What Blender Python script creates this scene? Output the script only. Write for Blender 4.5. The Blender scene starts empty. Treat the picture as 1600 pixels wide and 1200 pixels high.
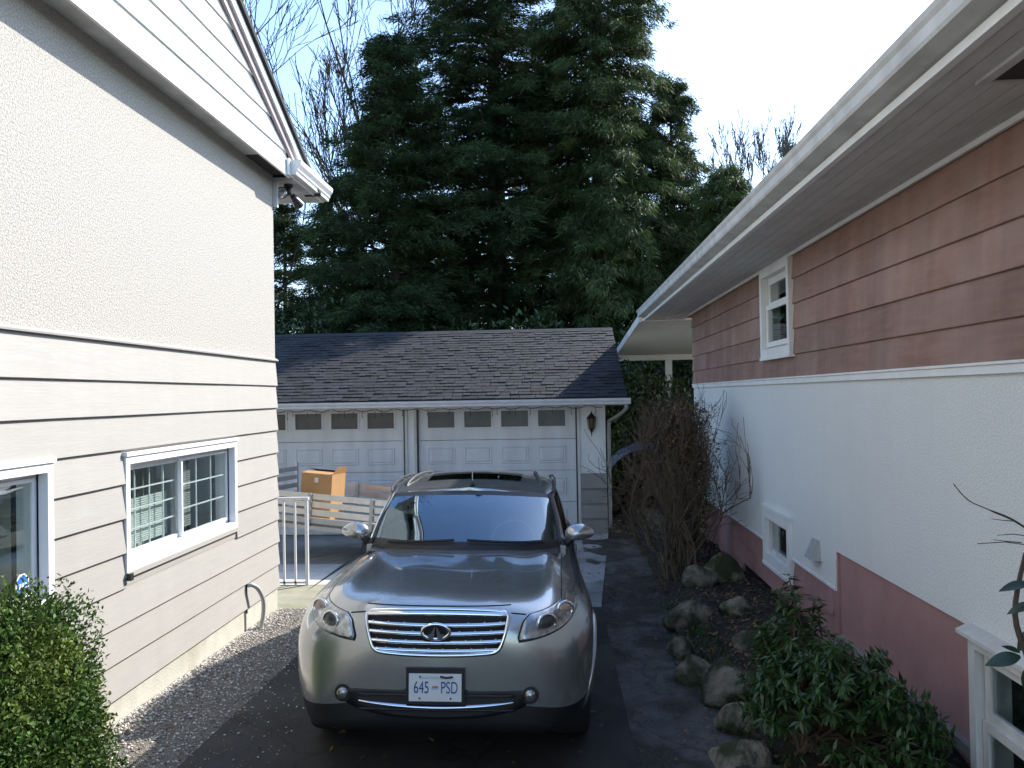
import bpy, math, random
import numpy as np
from mathutils import Vector, Matrix, noise
from mathutils.bvhtree import BVHTree
random.seed(7)
rng = np.random.default_rng(7)
SC = bpy.context.scene
COL = SC.collection
R = math.radians

# ------------------------------------------------------------------ camera, sky, sun, exposure
CAM_Z = 2.09
cam_data = bpy.data.cameras.new('camera')
cam_data.sensor_width = 36.0
cam_data.lens = 29.25
cam_data.clip_start = 0.05
cam_data.clip_end = 2000.0
cam = bpy.data.objects.new('camera', cam_data)
COL.objects.link(cam)
cam.matrix_world = Matrix(((0.99840403, 0.01797127, 0.05353903, 0.0),
                           (0.0537642, -0.01228896, -0.99847804, 0.0),
                           (-0.01728598, 0.99976298, -0.01323556, CAM_Z),
                           (0, 0, 0, 1)))
SC.camera = cam

SUN = Vector((1.06, 1.03, 1.0)).normalized()          # direction towards the sun
SUN_EL = math.asin(SUN.z)
SUN_AZ = math.atan2(SUN.x, SUN.y)                      # from +Y towards +X
world = bpy.data.worlds.new('World')
SC.world = world
world.use_nodes = True
wn = world.node_tree
wn.nodes.clear()
sky = wn.nodes.new('ShaderNodeTexSky')
sky.sky_type = 'NISHITA'
sky.sun_disc = False
sky.sun_elevation = SUN_EL
sky.sun_rotation = SUN_AZ
sky.air_density = 1.0
sky.dust_density = 0.7
sky.ozone_density = 3.0
bg = wn.nodes.new('ShaderNodeBackground')
bg.inputs['Strength'].default_value = 0.15
wo = wn.nodes.new('ShaderNodeOutputWorld')
wn.links.new(sky.outputs[0], bg.inputs[0])
wn.links.new(bg.outputs[0], wo.inputs[0])

sun_data = bpy.data.lights.new('sun', 'SUN')
sun_data.energy = 3.1
sun_data.angle = R(0.53)
sun_data.color = (1.0, 0.955, 0.89)
sun_ob = bpy.data.objects.new('sun', sun_data)
COL.objects.link(sun_ob)
sun_ob.rotation_euler = (-SUN).to_track_quat('-Z', 'Y').to_euler()
sun_ob.location = (20, 20, 20)

SC.view_settings.view_transform = 'Standard'
SC.view_settings.look = 'None'
SC.view_settings.exposure = 1.52
SC.view_settings.gamma = 1.0
SC.view_settings.use_curve_mapping = False
SC.cycles.max_bounces = 8
SC.cycles.transparent_max_bounces = 12

# ------------------------------------------------------------------ materials
MATS = {}
def mat(name, col, rough=0.7, var=0.15, scale=4.0, stretch=(1, 1, 1), bump=0.0, bscale=60.0,
        metal=0.0, rnd=0.0, coat=0.0, spec=0.5, col2=None, thresh=(0.35, 0.7), island=0.0,
        bdist=0.01, translucent=0.0, streak=0.0, col3=None, scale3=1.2, thresh3=(0.5, 0.7)):
    m = bpy.data.materials.new(name)
    m.use_nodes = True
    nt = m.node_tree
    nt.nodes.clear()
    N = nt.nodes.new
    L = nt.links.new
    out = N('ShaderNodeOutputMaterial')
    p = N('ShaderNodeBsdfPrincipled')
    tc = N('ShaderNodeTexCoord')
    mp = N('ShaderNodeMapping')
    mp.inputs['Scale'].default_value = stretch
    L(tc.outputs['Object'], mp.inputs[0])
    if rnd:                                   # every board or tile gets its own piece of the pattern
        oi = N('ShaderNodeObjectInfo')
        vm = N('ShaderNodeVectorMath')
        vm.operation = 'SCALE'
        vm.inputs[0].default_value = (37.0, 53.0, 71.0)
        L(oi.outputs['Random'], vm.inputs['Scale'])
        L(vm.outputs[0], mp.inputs['Location'])
    nz = N('ShaderNodeTexNoise')
    nz.inputs['Scale'].default_value = scale
    nz.inputs['Detail'].default_value = 7.0
    nz.inputs['Roughness'].default_value = 0.65
    L(mp.outputs[0], nz.inputs['Vector'])
    rp = N('ShaderNodeValToRGB')
    a = [max(0, c * (1 - var)) for c in col]
    b = [min(1, c * (1 + var)) for c in col] if col2 is None else list(col2)
    rp.color_ramp.elements[0].position = thresh[0]
    rp.color_ramp.elements[1].position = thresh[1]
    rp.color_ramp.elements[0].color = (*a, 1)
    rp.color_ramp.elements[1].color = (*b, 1)
    L(nz.outputs[0], rp.inputs[0])
    c = rp.outputs[0]
    if col3 is not None:
        n3 = N('ShaderNodeTexNoise')
        n3.inputs['Scale'].default_value = scale3
        n3.inputs['Detail'].default_value = 6.0
        if rnd:
            va = N('ShaderNodeVectorMath')
            L(tc.outputs['Object'], va.inputs[0])
            L(vm.outputs[0], va.inputs[1])
            L(va.outputs[0], n3.inputs['Vector'])
        else:
            L(tc.outputs['Object'], n3.inputs['Vector'])
        r3 = N('ShaderNodeMapRange')
        r3.inputs[1].default_value = thresh3[0]
        r3.inputs[2].default_value = thresh3[1]
        L(n3.outputs[0], r3.inputs[0])
        mx = N('ShaderNodeMix')
        mx.data_type = 'RGBA'
        L(r3.outputs[0], mx.inputs[0])
        L(c, mx.inputs[6])
        mx.inputs[7].default_value = (*col3, 1)
        c = mx.outputs[2]
    if streak:
        ns = N('ShaderNodeTexNoise')
        ms = N('ShaderNodeMapping')
        ms.inputs['Scale'].default_value = (5.0, 5.0, 0.5)
        L(tc.outputs['Object'], ms.inputs[0])
        L(ms.outputs[0], ns.inputs['Vector'])
        ns.inputs['Scale'].default_value = 1.0
        ns.inputs['Detail'].default_value = 5.0
        rs = N('ShaderNodeMapRange')
        rs.inputs[1].default_value = 0.35
        rs.inputs[2].default_value = 0.7
        rs.inputs[3].default_value = 1.0
        rs.inputs[4].default_value = 1.0 - streak
        L(ns.outputs[0], rs.inputs[0])
        hv = N('ShaderNodeHueSaturation')
        L(rs.outputs[0], hv.inputs['Value'])
        L(c, hv.inputs['Color'])
        c = hv.outputs[0]
    if rnd or island:
        rsrc = N('ShaderNodeNewGeometry').outputs['Random Per Island'] if island else N('ShaderNodeObjectInfo').outputs['Random']
        k = island or rnd
        rr = N('ShaderNodeMapRange')
        rr.inputs[3].default_value = 1 - k
        rr.inputs[4].default_value = 1 + k
        L(rsrc, rr.inputs[0])
        hv = N('ShaderNodeHueSaturation')
        L(rr.outputs[0], hv.inputs['Value'])
        L(c, hv.inputs['Color'])
        c = hv.outputs[0]
    L(c, p.inputs['Base Color'])
    p.inputs['Roughness'].default_value = rough
    p.inputs['Metallic'].default_value = metal
    p.inputs['Specular IOR Level'].default_value = spec
    if coat:
        p.inputs['Coat Weight'].default_value = coat
        p.inputs['Coat Roughness'].default_value = 0.04
    if bump:
        nb = N('ShaderNodeTexNoise')
        nb.inputs['Scale'].default_value = bscale
        nb.inputs['Detail'].default_value = 4.0
        L(mp.outputs[0], nb.inputs['Vector'])
        bp = N('ShaderNodeBump')
        bp.inputs['Strength'].default_value = bump
        bp.inputs['Distance'].default_value = bdist
        L(nb.outputs[0], bp.inputs['Height'])
        L(bp.outputs[0], p.inputs['Normal'])
    sh = p.outputs[0]
    if translucent:
        tr = N('ShaderNodeBsdfTranslucent')
        L(c, tr.inputs[0])
        mxs = N('ShaderNodeMixShader')
        mxs.inputs[0].default_value = translucent
        L(sh, mxs.inputs[1])
        L(tr.outputs[0], mxs.inputs[2])
        sh = mxs.outputs[0]
    L(sh, out.inputs[0])
    MATS[name] = m
    return m

def glass(name, tint=(0.6, 0.68, 0.66), ior=1.5, boost=0.0, refl=(1, 1, 1)):
    m = bpy.data.materials.new(name)
    m.use_nodes = True
    nt = m.node_tree
    nt.nodes.clear()
    out = nt.nodes.new('ShaderNodeOutputMaterial')
    t = nt.nodes.new('ShaderNodeBsdfTransparent')
    t.inputs[0].default_value = (*tint, 1)
    g = nt.nodes.new('ShaderNodeBsdfGlossy')
    g.inputs['Roughness'].default_value = 0.015
    g.inputs['Color'].default_value = (*refl, 1)
    lw = nt.nodes.new('ShaderNodeLayerWeight')          # Schlick reflectance, same on both sides of a pane
    lw.inputs[0].default_value = 0.5
    pw = nt.nodes.new('ShaderNodeMath')
    pw.operation = 'POWER'
    pw.inputs[1].default_value = 5.0
    nt.links.new(lw.outputs['Facing'], pw.inputs[0])
    f0 = ((ior - 1) / (ior + 1)) ** 2 + boost
    ad = nt.nodes.new('ShaderNodeMath')
    ad.operation = 'MULTIPLY_ADD'
    ad.use_clamp = True
    ad.inputs[1].default_value = 1 - f0
    ad.inputs[2].default_value = f0
    nt.links.new(pw.outputs[0], ad.inputs[0])
    mx = nt.nodes.new('ShaderNodeMixShader')
    nt.links.new(ad.outputs[0], mx.inputs[0])
    nt.links.new(t.outputs[0], mx.inputs[1])
    nt.links.new(g.outputs[0], mx.inputs[2])
    nt.links.new(mx.outputs[0], out.inputs[0])
    MATS[name] = m
    return m

mat('asphalt', (0.024, 0.0235, 0.0225), 0.85, 0.4, 3.0, bump=0.5, bscale=160, bdist=0.006, col3=(0.052, 0.052, 0.042), scale3=1.1, thresh3=(0.52, 0.68))
mat('concrete', (0.31, 0.30, 0.28), 0.85, 0.25, 2.2, bump=0.35, bscale=90, col3=(0.15, 0.148, 0.135), scale3=0.8, thresh3=(0.48, 0.68))
mat('slab_concrete', (0.52, 0.50, 0.45), 0.85, 0.12, 5, bump=0.3, bscale=90)
mat('old_concrete', (0.30, 0.285, 0.20), 0.9, 0.16, 5, bump=0.3, bscale=80, col3=(0.17, 0.18, 0.085), scale3=2.2, thresh3=(0.5, 0.75))
mat('soil', (0.018, 0.014, 0.010), 0.95, 0.5, 9, bump=0.9, bscale=40, bdist=0.03)
mat('mud', (0.080, 0.078, 0.072), 0.55, 0.4, 5, bump=0.8, bscale=45, bdist=0.02, col3=(0.022, 0.019, 0.014), scale3=2.2, thresh3=(0.44, 0.56))
mat('ground', (0.10, 0.09, 0.06), 0.95, 0.4, 2, bump=0.6, bscale=20, bdist=0.03, col3=(0.05, 0.07, 0.025), scale3=0.6)
mat('gravel_bed', (0.17, 0.152, 0.125), 0.95, 0.45, 40, bump=1.0, bscale=90, bdist=0.02)
mat('grit', (0.09, 0.085, 0.075), 0.9, 0.2, 20, island=0.6)
mat('pebble', (0.44, 0.41, 0.36), 0.85, 0.2, 20, island=0.75)
mat('stucco_cream', (0.415, 0.392, 0.35), 0.95, 0.40, 80, bump=0.7, bscale=85, bdist=0.011)
mat('stucco_white', (0.68, 0.69, 0.67), 0.95, 0.2, 95, bump=0.5, bscale=95, bdist=0.009, streak=0.025, col3=(0.64, 0.65, 0.63), scale3=0.9)
mat('board_cream', (0.355, 0.338, 0.305), 0.65, 0.035, 2.5, stretch=(10, 1, 10), bump=0.25, bscale=8, bdist=0.004, rnd=0.035, streak=0.04)
mat('board_white', (0.74, 0.735, 0.71), 0.6, 0.06, 2.5, stretch=(14, 1, 14), bump=0.4, bscale=8, bdist=0.004, rnd=0.03)
mat('board_red', (0.295, 0.162, 0.118), 0.6, 0.16, 3.0, stretch=(10, 1.0, 10), bump=0.4, bscale=8, bdist=0.003, rnd=0.08, streak=0.30, col3=(0.37, 0.24, 0.195), scale3=1.6, thresh3=(0.42, 0.72))
mat('board_pink', (0.32, 0.175, 0.160), 0.7, 0.14, 4.0, bump=0.3, bscale=30, bdist=0.004, rnd=0.10, streak=0.1)
mat('panel_pink', (0.35, 0.195, 0.182), 0.75, 0.12, 2.0, bump=0.25, bscale=50, bdist=0.004, streak=0.06, col3=(0.27, 0.15, 0.14), scale3=1.1, thresh3=(0.5, 0.8))
mat('board_grey', (0.27, 0.255, 0.23), 0.75, 0.1, 4.0, bump=0.3, bscale=30, bdist=0.004, rnd=0.06)
mat('white_paint', (0.76, 0.76, 0.74), 0.5, 0.05, 5, bump=0.12, bscale=30, bdist=0.003, streak=0.07)
mat('weathered_white', (0.60, 0.595, 0.57), 0.6, 0.14, 4, bump=0.25, bscale=25, bdist=0.003, streak=0.22)
mat('soffit_grey', (0.58, 0.575, 0.56), 0.75, 0.08, 4, stretch=(6, 1, 6), bump=0.2, bscale=12, bdist=0.003, rnd=0.05, streak=0.1)
mat('vinyl_white', (0.80, 0.80, 0.81), 0.35, 0.02, 5)
mat('door_white', (0.70, 0.705, 0.70), 0.45, 0.04, 3, bump=0.1, bscale=60, bdist=0.002, streak=0.16)
mat('rake_mauve', (0.36, 0.30, 0.31), 0.6, 0.08, 4, streak=0.1)
mat('roof_dark', (0.032, 0.032, 0.035), 0.9, 0.3, 30, bump=0.5, bscale=120)
mat('shingle', (0.0155, 0.0175, 0.0215), 0.92, 0.35, 60, bump=0.7, bscale=200, bdist=0.006, rnd=0.55)
mat('shingle_mass', (0.0155, 0.0175, 0.0215), 0.92, 0.35, 60, bump=0.7, bscale=200, bdist=0.006, island=0.55)
mat('foundation', (0.50, 0.48, 0.41), 0.9, 0.12, 3, bump=0.4, bscale=60, streak=0.12, col3=(0.40, 0.38, 0.30), scale3=1.6)
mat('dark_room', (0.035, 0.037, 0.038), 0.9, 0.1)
mat('grey_room', (0.52, 0.56, 0.54), 0.9, 0.1)
mat('blind', (0.62, 0.66, 0.63), 0.6, 0.03)
mat('screen_frame', (0.33, 0.33, 0.33), 0.5, 0.05)
mat('vent_dark', (0.035, 0.028, 0.026), 0.8, 0.2)
mat('metal_white', (0.66, 0.66, 0.66), 0.4, 0.06, 8, streak=0.1)
mat('metal_silver', (0.55, 0.55, 0.55), 0.35, 0.1, 8, metal=0.85)
mat('metal_black', (0.018, 0.018, 0.018), 0.45, 0.1)
mat('galvanised', (0.42, 0.42, 0.41), 0.5, 0.12, 20, metal=0.4)
mat('bronze_black', (0.02, 0.018, 0.014), 0.4, 0.2, metal=0.6)
mat('lamp_amber', (0.12, 0.08, 0.03), 0.3, 0.2)
mat('cardboard', (0.46, 0.25, 0.095), 0.8, 0.06, 4, rnd=0.03)
mat('tape', (0.42, 0.28, 0.14), 0.3, 0.04)
mat('label_white', (0.7, 0.68, 0.62), 0.6, 0.04)
mat('wood_grey', (0.25, 0.23, 0.21), 0.8, 0.2, 4, stretch=(8, 1, 8))
mat('rubber', (0.016, 0.016, 0.016), 0.8, 0.2, 20)
mat('rock', (0.19, 0.168, 0.125), 0.95, 0.4, 6, bump=1.0, bscale=26, bdist=0.04, col3=(0.028, 0.034, 0.012), scale3=4.5, thresh3=(0.42, 0.56), rnd=0.3)
mat('tarp_blue', (0.09, 0.16, 0.32), 0.4, 0.2, 6, bump=0.8, bscale=9, bdist=0.04)
mat('log', (0.05, 0.032, 0.02), 0.9, 0.3, 8, stretch=(1, 6, 6), rnd=0.3)
mat('bark', (0.055, 0.042, 0.032), 0.95, 0.35, 6, stretch=(4, 4, 1), bump=0.8, bscale=10, bdist=0.03)
mat('bark_pale', (0.11, 0.095, 0.075), 0.95, 0.3, 6, stretch=(4, 4, 1), bump=0.6, bscale=10, bdist=0.02)
mat('cane', (0.095, 0.066, 0.038), 0.85, 0.3, 8)
mat('twig', (0.060, 0.040, 0.028), 0.85, 0.3, 8)
mat('fir_needles', (0.038, 0.064, 0.022), 0.75, 0.5, 0.8, island=0.45, translucent=0.25, spec=0.25)
mat('cedar_needles', (0.052, 0.080, 0.022), 0.6, 0.5, 0.7, island=0.5, translucent=0.32, spec=0.35)
mat('laurel_leaf', (0.045, 0.075, 0.024), 0.35, 0.4, 1.2, island=0.5, translucent=0.2)
mat('boxwood_leaf', (0.046, 0.094, 0.016), 0.55, 0.35, 3.0, island=0.6, translucent=0.2, spec=0.2, col3=(0.15, 0.19, 0.035), scale3=2.6, thresh3=(0.5, 0.7))
mat('pieris_leaf', (0.040, 0.084, 0.020), 0.35, 0.3, 3.0, island=0.45, translucent=0.2)
mat('pieris_red', (0.13, 0.030, 0.025), 0.4, 0.3, 3.0, island=0.4)
mat('rhodo_leaf', (0.020, 0.040, 0.022), 0.35, 0.25, 6.0)
mat('dead_leaf', (0.13, 0.075, 0.035), 0.8, 0.3, 10, island=0.5)
mat('grass', (0.05, 0.095, 0.02), 0.6, 0.3, 5, island=0.4, translucent=0.2)
# car
mat('car_paint', (0.41, 0.42, 0.415), 0.25, 0.03, 400, metal=0.78, coat=1.0)
mat('car_black', (0.012, 0.012, 0.013), 0.5, 0.1)
mat('car_gap', (0.006, 0.006, 0.006), 0.8, 0.0)
mat('chrome', (0.82, 0.83, 0.84), 0.10, 0.01, metal=1.0)
mat('lamp_reflector', (0.50, 0.50, 0.49), 0.25, 0.45, 22, metal=0.85)
mat('lamp_dark', (0.05, 0.05, 0.05), 0.25, 0.1)
mat('lamp_orange', (0.42, 0.30, 0.25), 0.2, 0.1, metal=0.3)
mat('plate_white', (0.66, 0.69, 0.72), 0.45, 0.02)
mat('plate_blue', (0.025, 0.06, 0.26), 0.5, 0.02)
mat('plate_pale_blue', (0.32, 0.45, 0.68), 0.5, 0.02)
mat('plate_red', (0.5, 0.10, 0.08), 0.5, 0.02)
mat('seat_cloth', (0.26, 0.245, 0.21), 0.8, 0.1)
mat('seat_light', (0.42, 0.40, 0.35), 0.7, 0.1)
mat('sticker_blue', (0.03, 0.16, 0.62), 0.4, 0.03)
glass('window_glass', (0.88, 0.92, 0.91), 1.52, 0.05)
glass('screen_glass', (0.55, 0.58, 0.56), 1.5, 0.04)
mat('garage_glass', (0.085, 0.088, 0.088), 0.32, 0.25, 3)
glass('windshield_glass', (0.55, 0.66, 0.70), 1.6, 0.16, (0.66, 0.84, 1.0))
glass('side_glass', (0.10, 0.11, 0.11), 1.5, 0.03)
glass('lamp_glass', (0.90, 0.92, 0.92), 1.45, 0.02)

# ------------------------------------------------------------------ mesh helpers
OFF = {}
def thing(name, label, cat, loc=(0, 0, 0), group=None, local=False, rot=(0, 0, 0)):
    o = bpy.data.objects.new(name, None)
    o.empty_display_size = 0.2
    COL.objects.link(o)
    o.location = loc
    o.rotation_euler = rot
    o['label'] = label
    o['category'] = cat
    if group:
        o['group'] = group
    OFF[o] = Vector((0, 0, 0)) if local else Vector(loc)
    return o

def finish(o, parent=None, kind=None, label=None, cat=None, group=None):
    COL.objects.link(o)
    if parent is not None:
        o.parent = parent
        OFF[o] = OFF[parent]
    else:
        OFF[o] = Vector((0, 0, 0))
    if kind:
        o['kind'] = kind
    if label:
        o['label'] = label
    if cat:
        o['category'] = cat
    if group:
        o['group'] = group
    return o

def np_mesh(name, V, F, smooth=False):
    V = np.asarray(V, dtype=np.float32)
    F = np.asarray(F, dtype=np.int32)
    me = bpy.data.meshes.new(name)
    k = F.shape[1]
    me.vertices.add(len(V))
    me.vertices.foreach_set('co', V.ravel())
    me.loops.add(F.size)
    me.loops.foreach_set('vertex_index', F.ravel())
    me.polygons.add(len(F))
    me.polygons.foreach_set('loop_start', np.arange(0, F.size, k, dtype=np.int32))
    me.polygons.foreach_set('loop_total', np.full(len(F), k, dtype=np.int32))
    me.update(calc_edges=True)
    if smooth:
        me.polygons.foreach_set('use_smooth', np.ones(len(F), dtype=bool))
    return me

def np_obj(name, V, F, m, parent=None, smooth=False, **kw):
    V = np.asarray(V, dtype=np.float64)
    if parent is not None:
        V = V - np.array(OFF[parent])
    me = np_mesh(name, V, F, smooth)
    me.materials.append(MATS[m])
    return finish(bpy.data.objects.new(name, me), parent, **kw)

class MB:
    def __init__(self):
        self.v = []
        self.f = []
    def add(self, v, f):
        n = len(self.v)
        self.v += [tuple(p) for p in v]
        self.f += [tuple(i + n for i in q) for q in f]
        return self
    def box(self, x0, x1, y0, y1, z0, z1):
        x0, x1 = min(x0, x1), max(x0, x1)
        y0, y1 = min(y0, y1), max(y0, y1)
        z0, z1 = min(z0, z1), max(z0, z1)
        v = [(x0, y0, z0), (x1, y0, z0), (x1, y1, z0), (x0, y1, z0), (x0, y0, z1), (x1, y0, z1), (x1, y1, z1), (x0, y1, z1)]
        return self.add(v, [(0, 3, 2, 1), (4, 5, 6, 7), (0, 1, 5, 4), (1, 2, 6, 5), (2, 3, 7, 6), (3, 0, 4, 7)])
    def prism(self, prof, vec):
        """closed polygon of 3-D points swept by vec"""
        n = len(prof)
        a = [Vector(p) for p in prof]
        b = [p + Vector(vec) for p in a]
        f = [tuple(range(n - 1, -1, -1)), tuple(range(n, 2 * n))]
        f += [(i, (i + 1) % n, n + (i + 1) % n, n + i) for i in range(n)]
        return self.add(a + b, f)
    def tube(self, pts, r, n=6, cap=True):
        pts = [Vector(p) for p in pts]
        m = len(pts)
        rs = r if hasattr(r, '__len__') else [r] * m
        vs = []
        ref = None
        for i, p in enumerate(pts):
            t = (pts[min(i + 1, m - 1)] - pts[max(i - 1, 0)])
            if t.length < 1e-9:
                t = Vector((0, 0, 1))
            t.normalize()
            if ref is None:
                ref = Vector((0, 0, 1)) if abs(t.z) < 0.9 else Vector((1, 0, 0))
            u = t.cross(ref)
            if u.length < 1e-6:
                u = t.cross(Vector((0.3, 1, 0.2)))
            u.normalize()
            w = u.cross(t)
            ref = w
            for k in range(n):
                a = 2 * math.pi * k / n
                vs.append(p + (u * math.cos(a) + w * math.sin(a)) * rs[i])
        f = []
        for i in range(m - 1):
            for k in range(n):
                f.append((i * n + k, i * n + (k + 1) % n, (i + 1) * n + (k + 1) % n, (i + 1) * n + k))
        if cap:
            f.append(tuple(range(n - 1, -1, -1)))
            f.append(tuple((m - 1) * n + k for k in range(n)))
        return self.add(vs, f)
    def bar(self, p0, p1, w, h, up=(0, 0, 1)):
        p0, p1 = Vector(p0), Vector(p1)
        t = (p1 - p0).normalized()
        u = t.cross(Vector(up)).normalized() * (w / 2)
        n = u.cross(t).normalized() * (h / 2)
        prof = [p0 + u + n, p0 - u + n, p0 - u - n, p0 + u - n]
        return self.prism(prof, p1 - p0)
    def ball(self, c, rx, ry, rz, nu=12, nv=8):
        v = []
        for j in range(nv + 1):
            th = math.pi * j / nv
            for i in range(nu):
                ph = 2 * math.pi * i / nu
                v.append((c[0] + rx * math.sin(th) * math.cos(ph), c[1] + ry * math.sin(th) * math.sin(ph), c[2] + rz * math.cos(th)))
        f = [(j * nu + i, (j + 1) * nu + i, (j + 1) * nu + (i + 1) % nu, j * nu + (i + 1) % nu) for j in range(nv) for i in range(nu)]
        return self.add(v, f)
    def build(self, name, m, parent=None, smooth=False, off=True, **kw):
        me = bpy.data.meshes.new(name)
        o = OFF[parent] if parent is not None else Vector((0, 0, 0))
        me.from_pydata([(p[0] - o.x, p[1] - o.y, p[2] - o.z) for p in self.v], [], self.f)
        if smooth:
            me.polygons.foreach_set('use_smooth', np.ones(len(me.polygons), dtype=bool))
        me.materials.append(MATS[m])
        me.update()
        return finish(bpy.data.objects.new(name, me), parent, **kw)

def boxo(name, m, parent, *b, **kw):
    return MB().box(*b).build(name, m, parent, **kw)

def text_obj(body, size, m, parent, M4, name='lettering', sx=1.0, extrude=0.0006):
    cu = bpy.data.curves.new('t', 'FONT')
    cu.body = body
    cu.size = size
    cu.extrude = extrude
    cu.align_x = 'CENTER'
    cu.align_y = 'CENTER'
    tmp = bpy.data.objects.new('t', cu)
    COL.objects.link(tmp)
    dg = bpy.context.evaluated_depsgraph_get()
    me = bpy.data.meshes.new_from_object(tmp.evaluated_get(dg))
    bpy.data.objects.remove(tmp)
    bpy.data.curves.remove(cu)
    me.transform(M4 @ Matrix.Diagonal((sx, 1, 1, 1)))
    me.materials.clear()
    me.materials.append(MATS[m])
    return finish(bpy.data.objects.new(name, me), parent)

def gz(y):
    return -0.02 * y                       # the drive falls gently towards the garage

def holes_wall(mb, X0, X1, y0, y1, z0, z1, holes):
    """wall slab between X0 and X1 in the y-z plane with rectangular openings (ya,yb,za,zb)"""
    ys = sorted({y0, y1, *[h[0] for h in holes], *[h[1] for h in holes]})
    for a, b in zip(ys, ys[1:]):
        m = (a + b) / 2
        hs = sorted([h for h in holes if h[0] < m < h[1]], key=lambda h: h[2])
        z = z0
        for h in hs:
            if h[2] > z:
                mb.box(X0, X1, a, b, z, h[2])
            z = h[3]
        if z < z1:
            mb.box(X0, X1, a, b, z, z1)
    return mb

# cracks and oil stains in the old asphalt
def crack(m, scale, width, dark):
    nt = m.node_tree
    p = next(n for n in nt.nodes if n.type == 'BSDF_PRINCIPLED')
    src = p.inputs['Base Color'].links[0].from_socket
    tc = nt.nodes.new('ShaderNodeTexCoord')
    nz = nt.nodes.new('ShaderNodeTexNoise')
    nz.inputs['Scale'].default_value = 3.0
    nz.inputs['Detail'].default_value = 5.0
    nt.links.new(tc.outputs['Object'], nz.inputs['Vector'])
    mxv = nt.nodes.new('ShaderNodeMix')
    mxv.data_type = 'RGBA'
    mxv.blend_type = 'ADD'
    mxv.inputs[0].default_value = 0.35
    nt.links.new(tc.outputs['Object'], mxv.inputs[6])
    nt.links.new(nz.outputs['Color'], mxv.inputs[7])
    vo = nt.nodes.new('ShaderNodeTexVoronoi')
    vo.feature = 'DISTANCE_TO_EDGE'
    vo.inputs['Scale'].default_value = scale
    nt.links.new(mxv.outputs[2], vo.inputs['Vector'])
    mr = nt.nodes.new('ShaderNodeMapRange')
    mr.inputs[1].default_value = 0.0
    mr.inputs[2].default_value = width
    mr.inputs[3].default_value = dark
    mr.inputs[4].default_value = 1.0
    nt.links.new(vo.outputs['Distance'], mr.inputs[0])
    hv = nt.nodes.new('ShaderNodeHueSaturation')
    nt.links.new(mr.outputs[0], hv.inputs['Value'])
    nt.links.new(src, hv.inputs['Color'])
    nt.links.new(hv.outputs[0], p.inputs['Base Color'])
crack(MATS['asphalt'], 0.85, 0.012, 0.25)
crack(MATS['mud'], 1.1, 0.022, 0.3)
crack(MATS['concrete'], 0.5, 0.006, 0.4)
# ------------------------------------------------------------------ ground, drive, paths
def sheet(name, m, xs, ys, zf, kind='structure', smooth=True, **kw):
    X, Y = np.meshgrid(np.asarray(xs, float), np.asarray(ys, float))
    Z = np.vectorize(zf)(X, Y)
    V = np.stack([X.ravel(), Y.ravel(), Z.ravel()], 1)
    nx, ny = len(xs), len(ys)
    i = np.arange(nx * ny).reshape(ny, nx)
    F = np.stack([i[:-1, :-1].ravel(), i[:-1, 1:].ravel(), i[1:, 1:].ravel(), i[1:, :-1].ravel()], 1)
    return np_obj(name, V, F, m, None, smooth, kind=kind, **kw)

def nz3(x, y, s, seed=0.0):
    return noise.noise(Vector((x * s, y * s, seed)))

sheet('ground', 'ground', [-300, -60, -20, -8, -3, 0, 3, 8, 20, 60, 300], [-200, -40, -10, -4, 0, 5, 10, 15, 20, 25, 40, 100, 400],
      lambda x, y: gz(min(max(y, -10), 25)) - 0.10)
sheet('driveway', 'asphalt', np.linspace(-2.30, 0.44, 24), np.linspace(-3, 8.9, 60),
      lambda x, y: gz(y) + 0.006 * nz3(x, y, 1.3))
MB().box(-2.30, 0.44, -3.0, 8.9, -0.35, -0.36).build('driveway_base', 'asphalt', None, kind='structure')
# concrete apron in front of the garage, split into bays by open joints
def apron_edge(y):
    return 0.43 + (y - 8.9) * 0.075
k = 0
for (xa, xb) in ((-6.4, -2.52), (-2.505, 0.43)):
    for (ya, yb) in (((8.915, 11.5), (11.515, 14.28)) if xb > 0 else ((11.515, 14.28),)):
        xb0, xb1 = (apron_edge(ya), apron_edge(yb)) if xb > 0 else (xb, xb)
        mb = MB()
        z = lambda y: gz(y) - 0.002
        mb.prism([(xa, ya, z(ya) - 0.12), (xb0, ya, z(ya) - 0.12), (xb0, ya, z(ya)), (xa, ya, z(ya))], (0, 0, 0)) if False else None
        v = [(xa, ya, z(ya) - .12), (xb0, ya, z(ya) - .12), (xb1, yb, z(yb) - .12), (xa, yb, z(yb) - .12),
             (xa, ya, z(ya)), (xb0, ya, z(ya)), (xb1, yb, z(yb)), (xa, yb, z(yb))]
        mb.add(v, [(0, 3, 2, 1), (4, 5, 6, 7), (0, 1, 5, 4), (1, 2, 6, 5), (2, 3, 7, 6), (3, 0, 4, 7)])
        mb.build('concrete_apron', 'concrete', None, kind='structure')
# mossy strip of old concrete past the cream house's corner, then a clean pale bay
sheet('mossy_paving', 'old_concrete', np.linspace(-6.4, -2.31, 12), np.linspace(8.87, 10.09, 8), lambda x, y: gz(y) + 0.002 + 0.006 * nz3(x, y, 1.5, 2))
sheet('pale_paving', 'slab_concrete', np.linspace(-6.4, -2.515, 8), np.linspace(10.105, 11.50, 6), lambda x, y: gz(y) + 0.004)
sheet('paving_base', 'concrete', [-6.4, -2.28], [8.86, 11.52], lambda x, y: gz(y) - 0.03)
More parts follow.
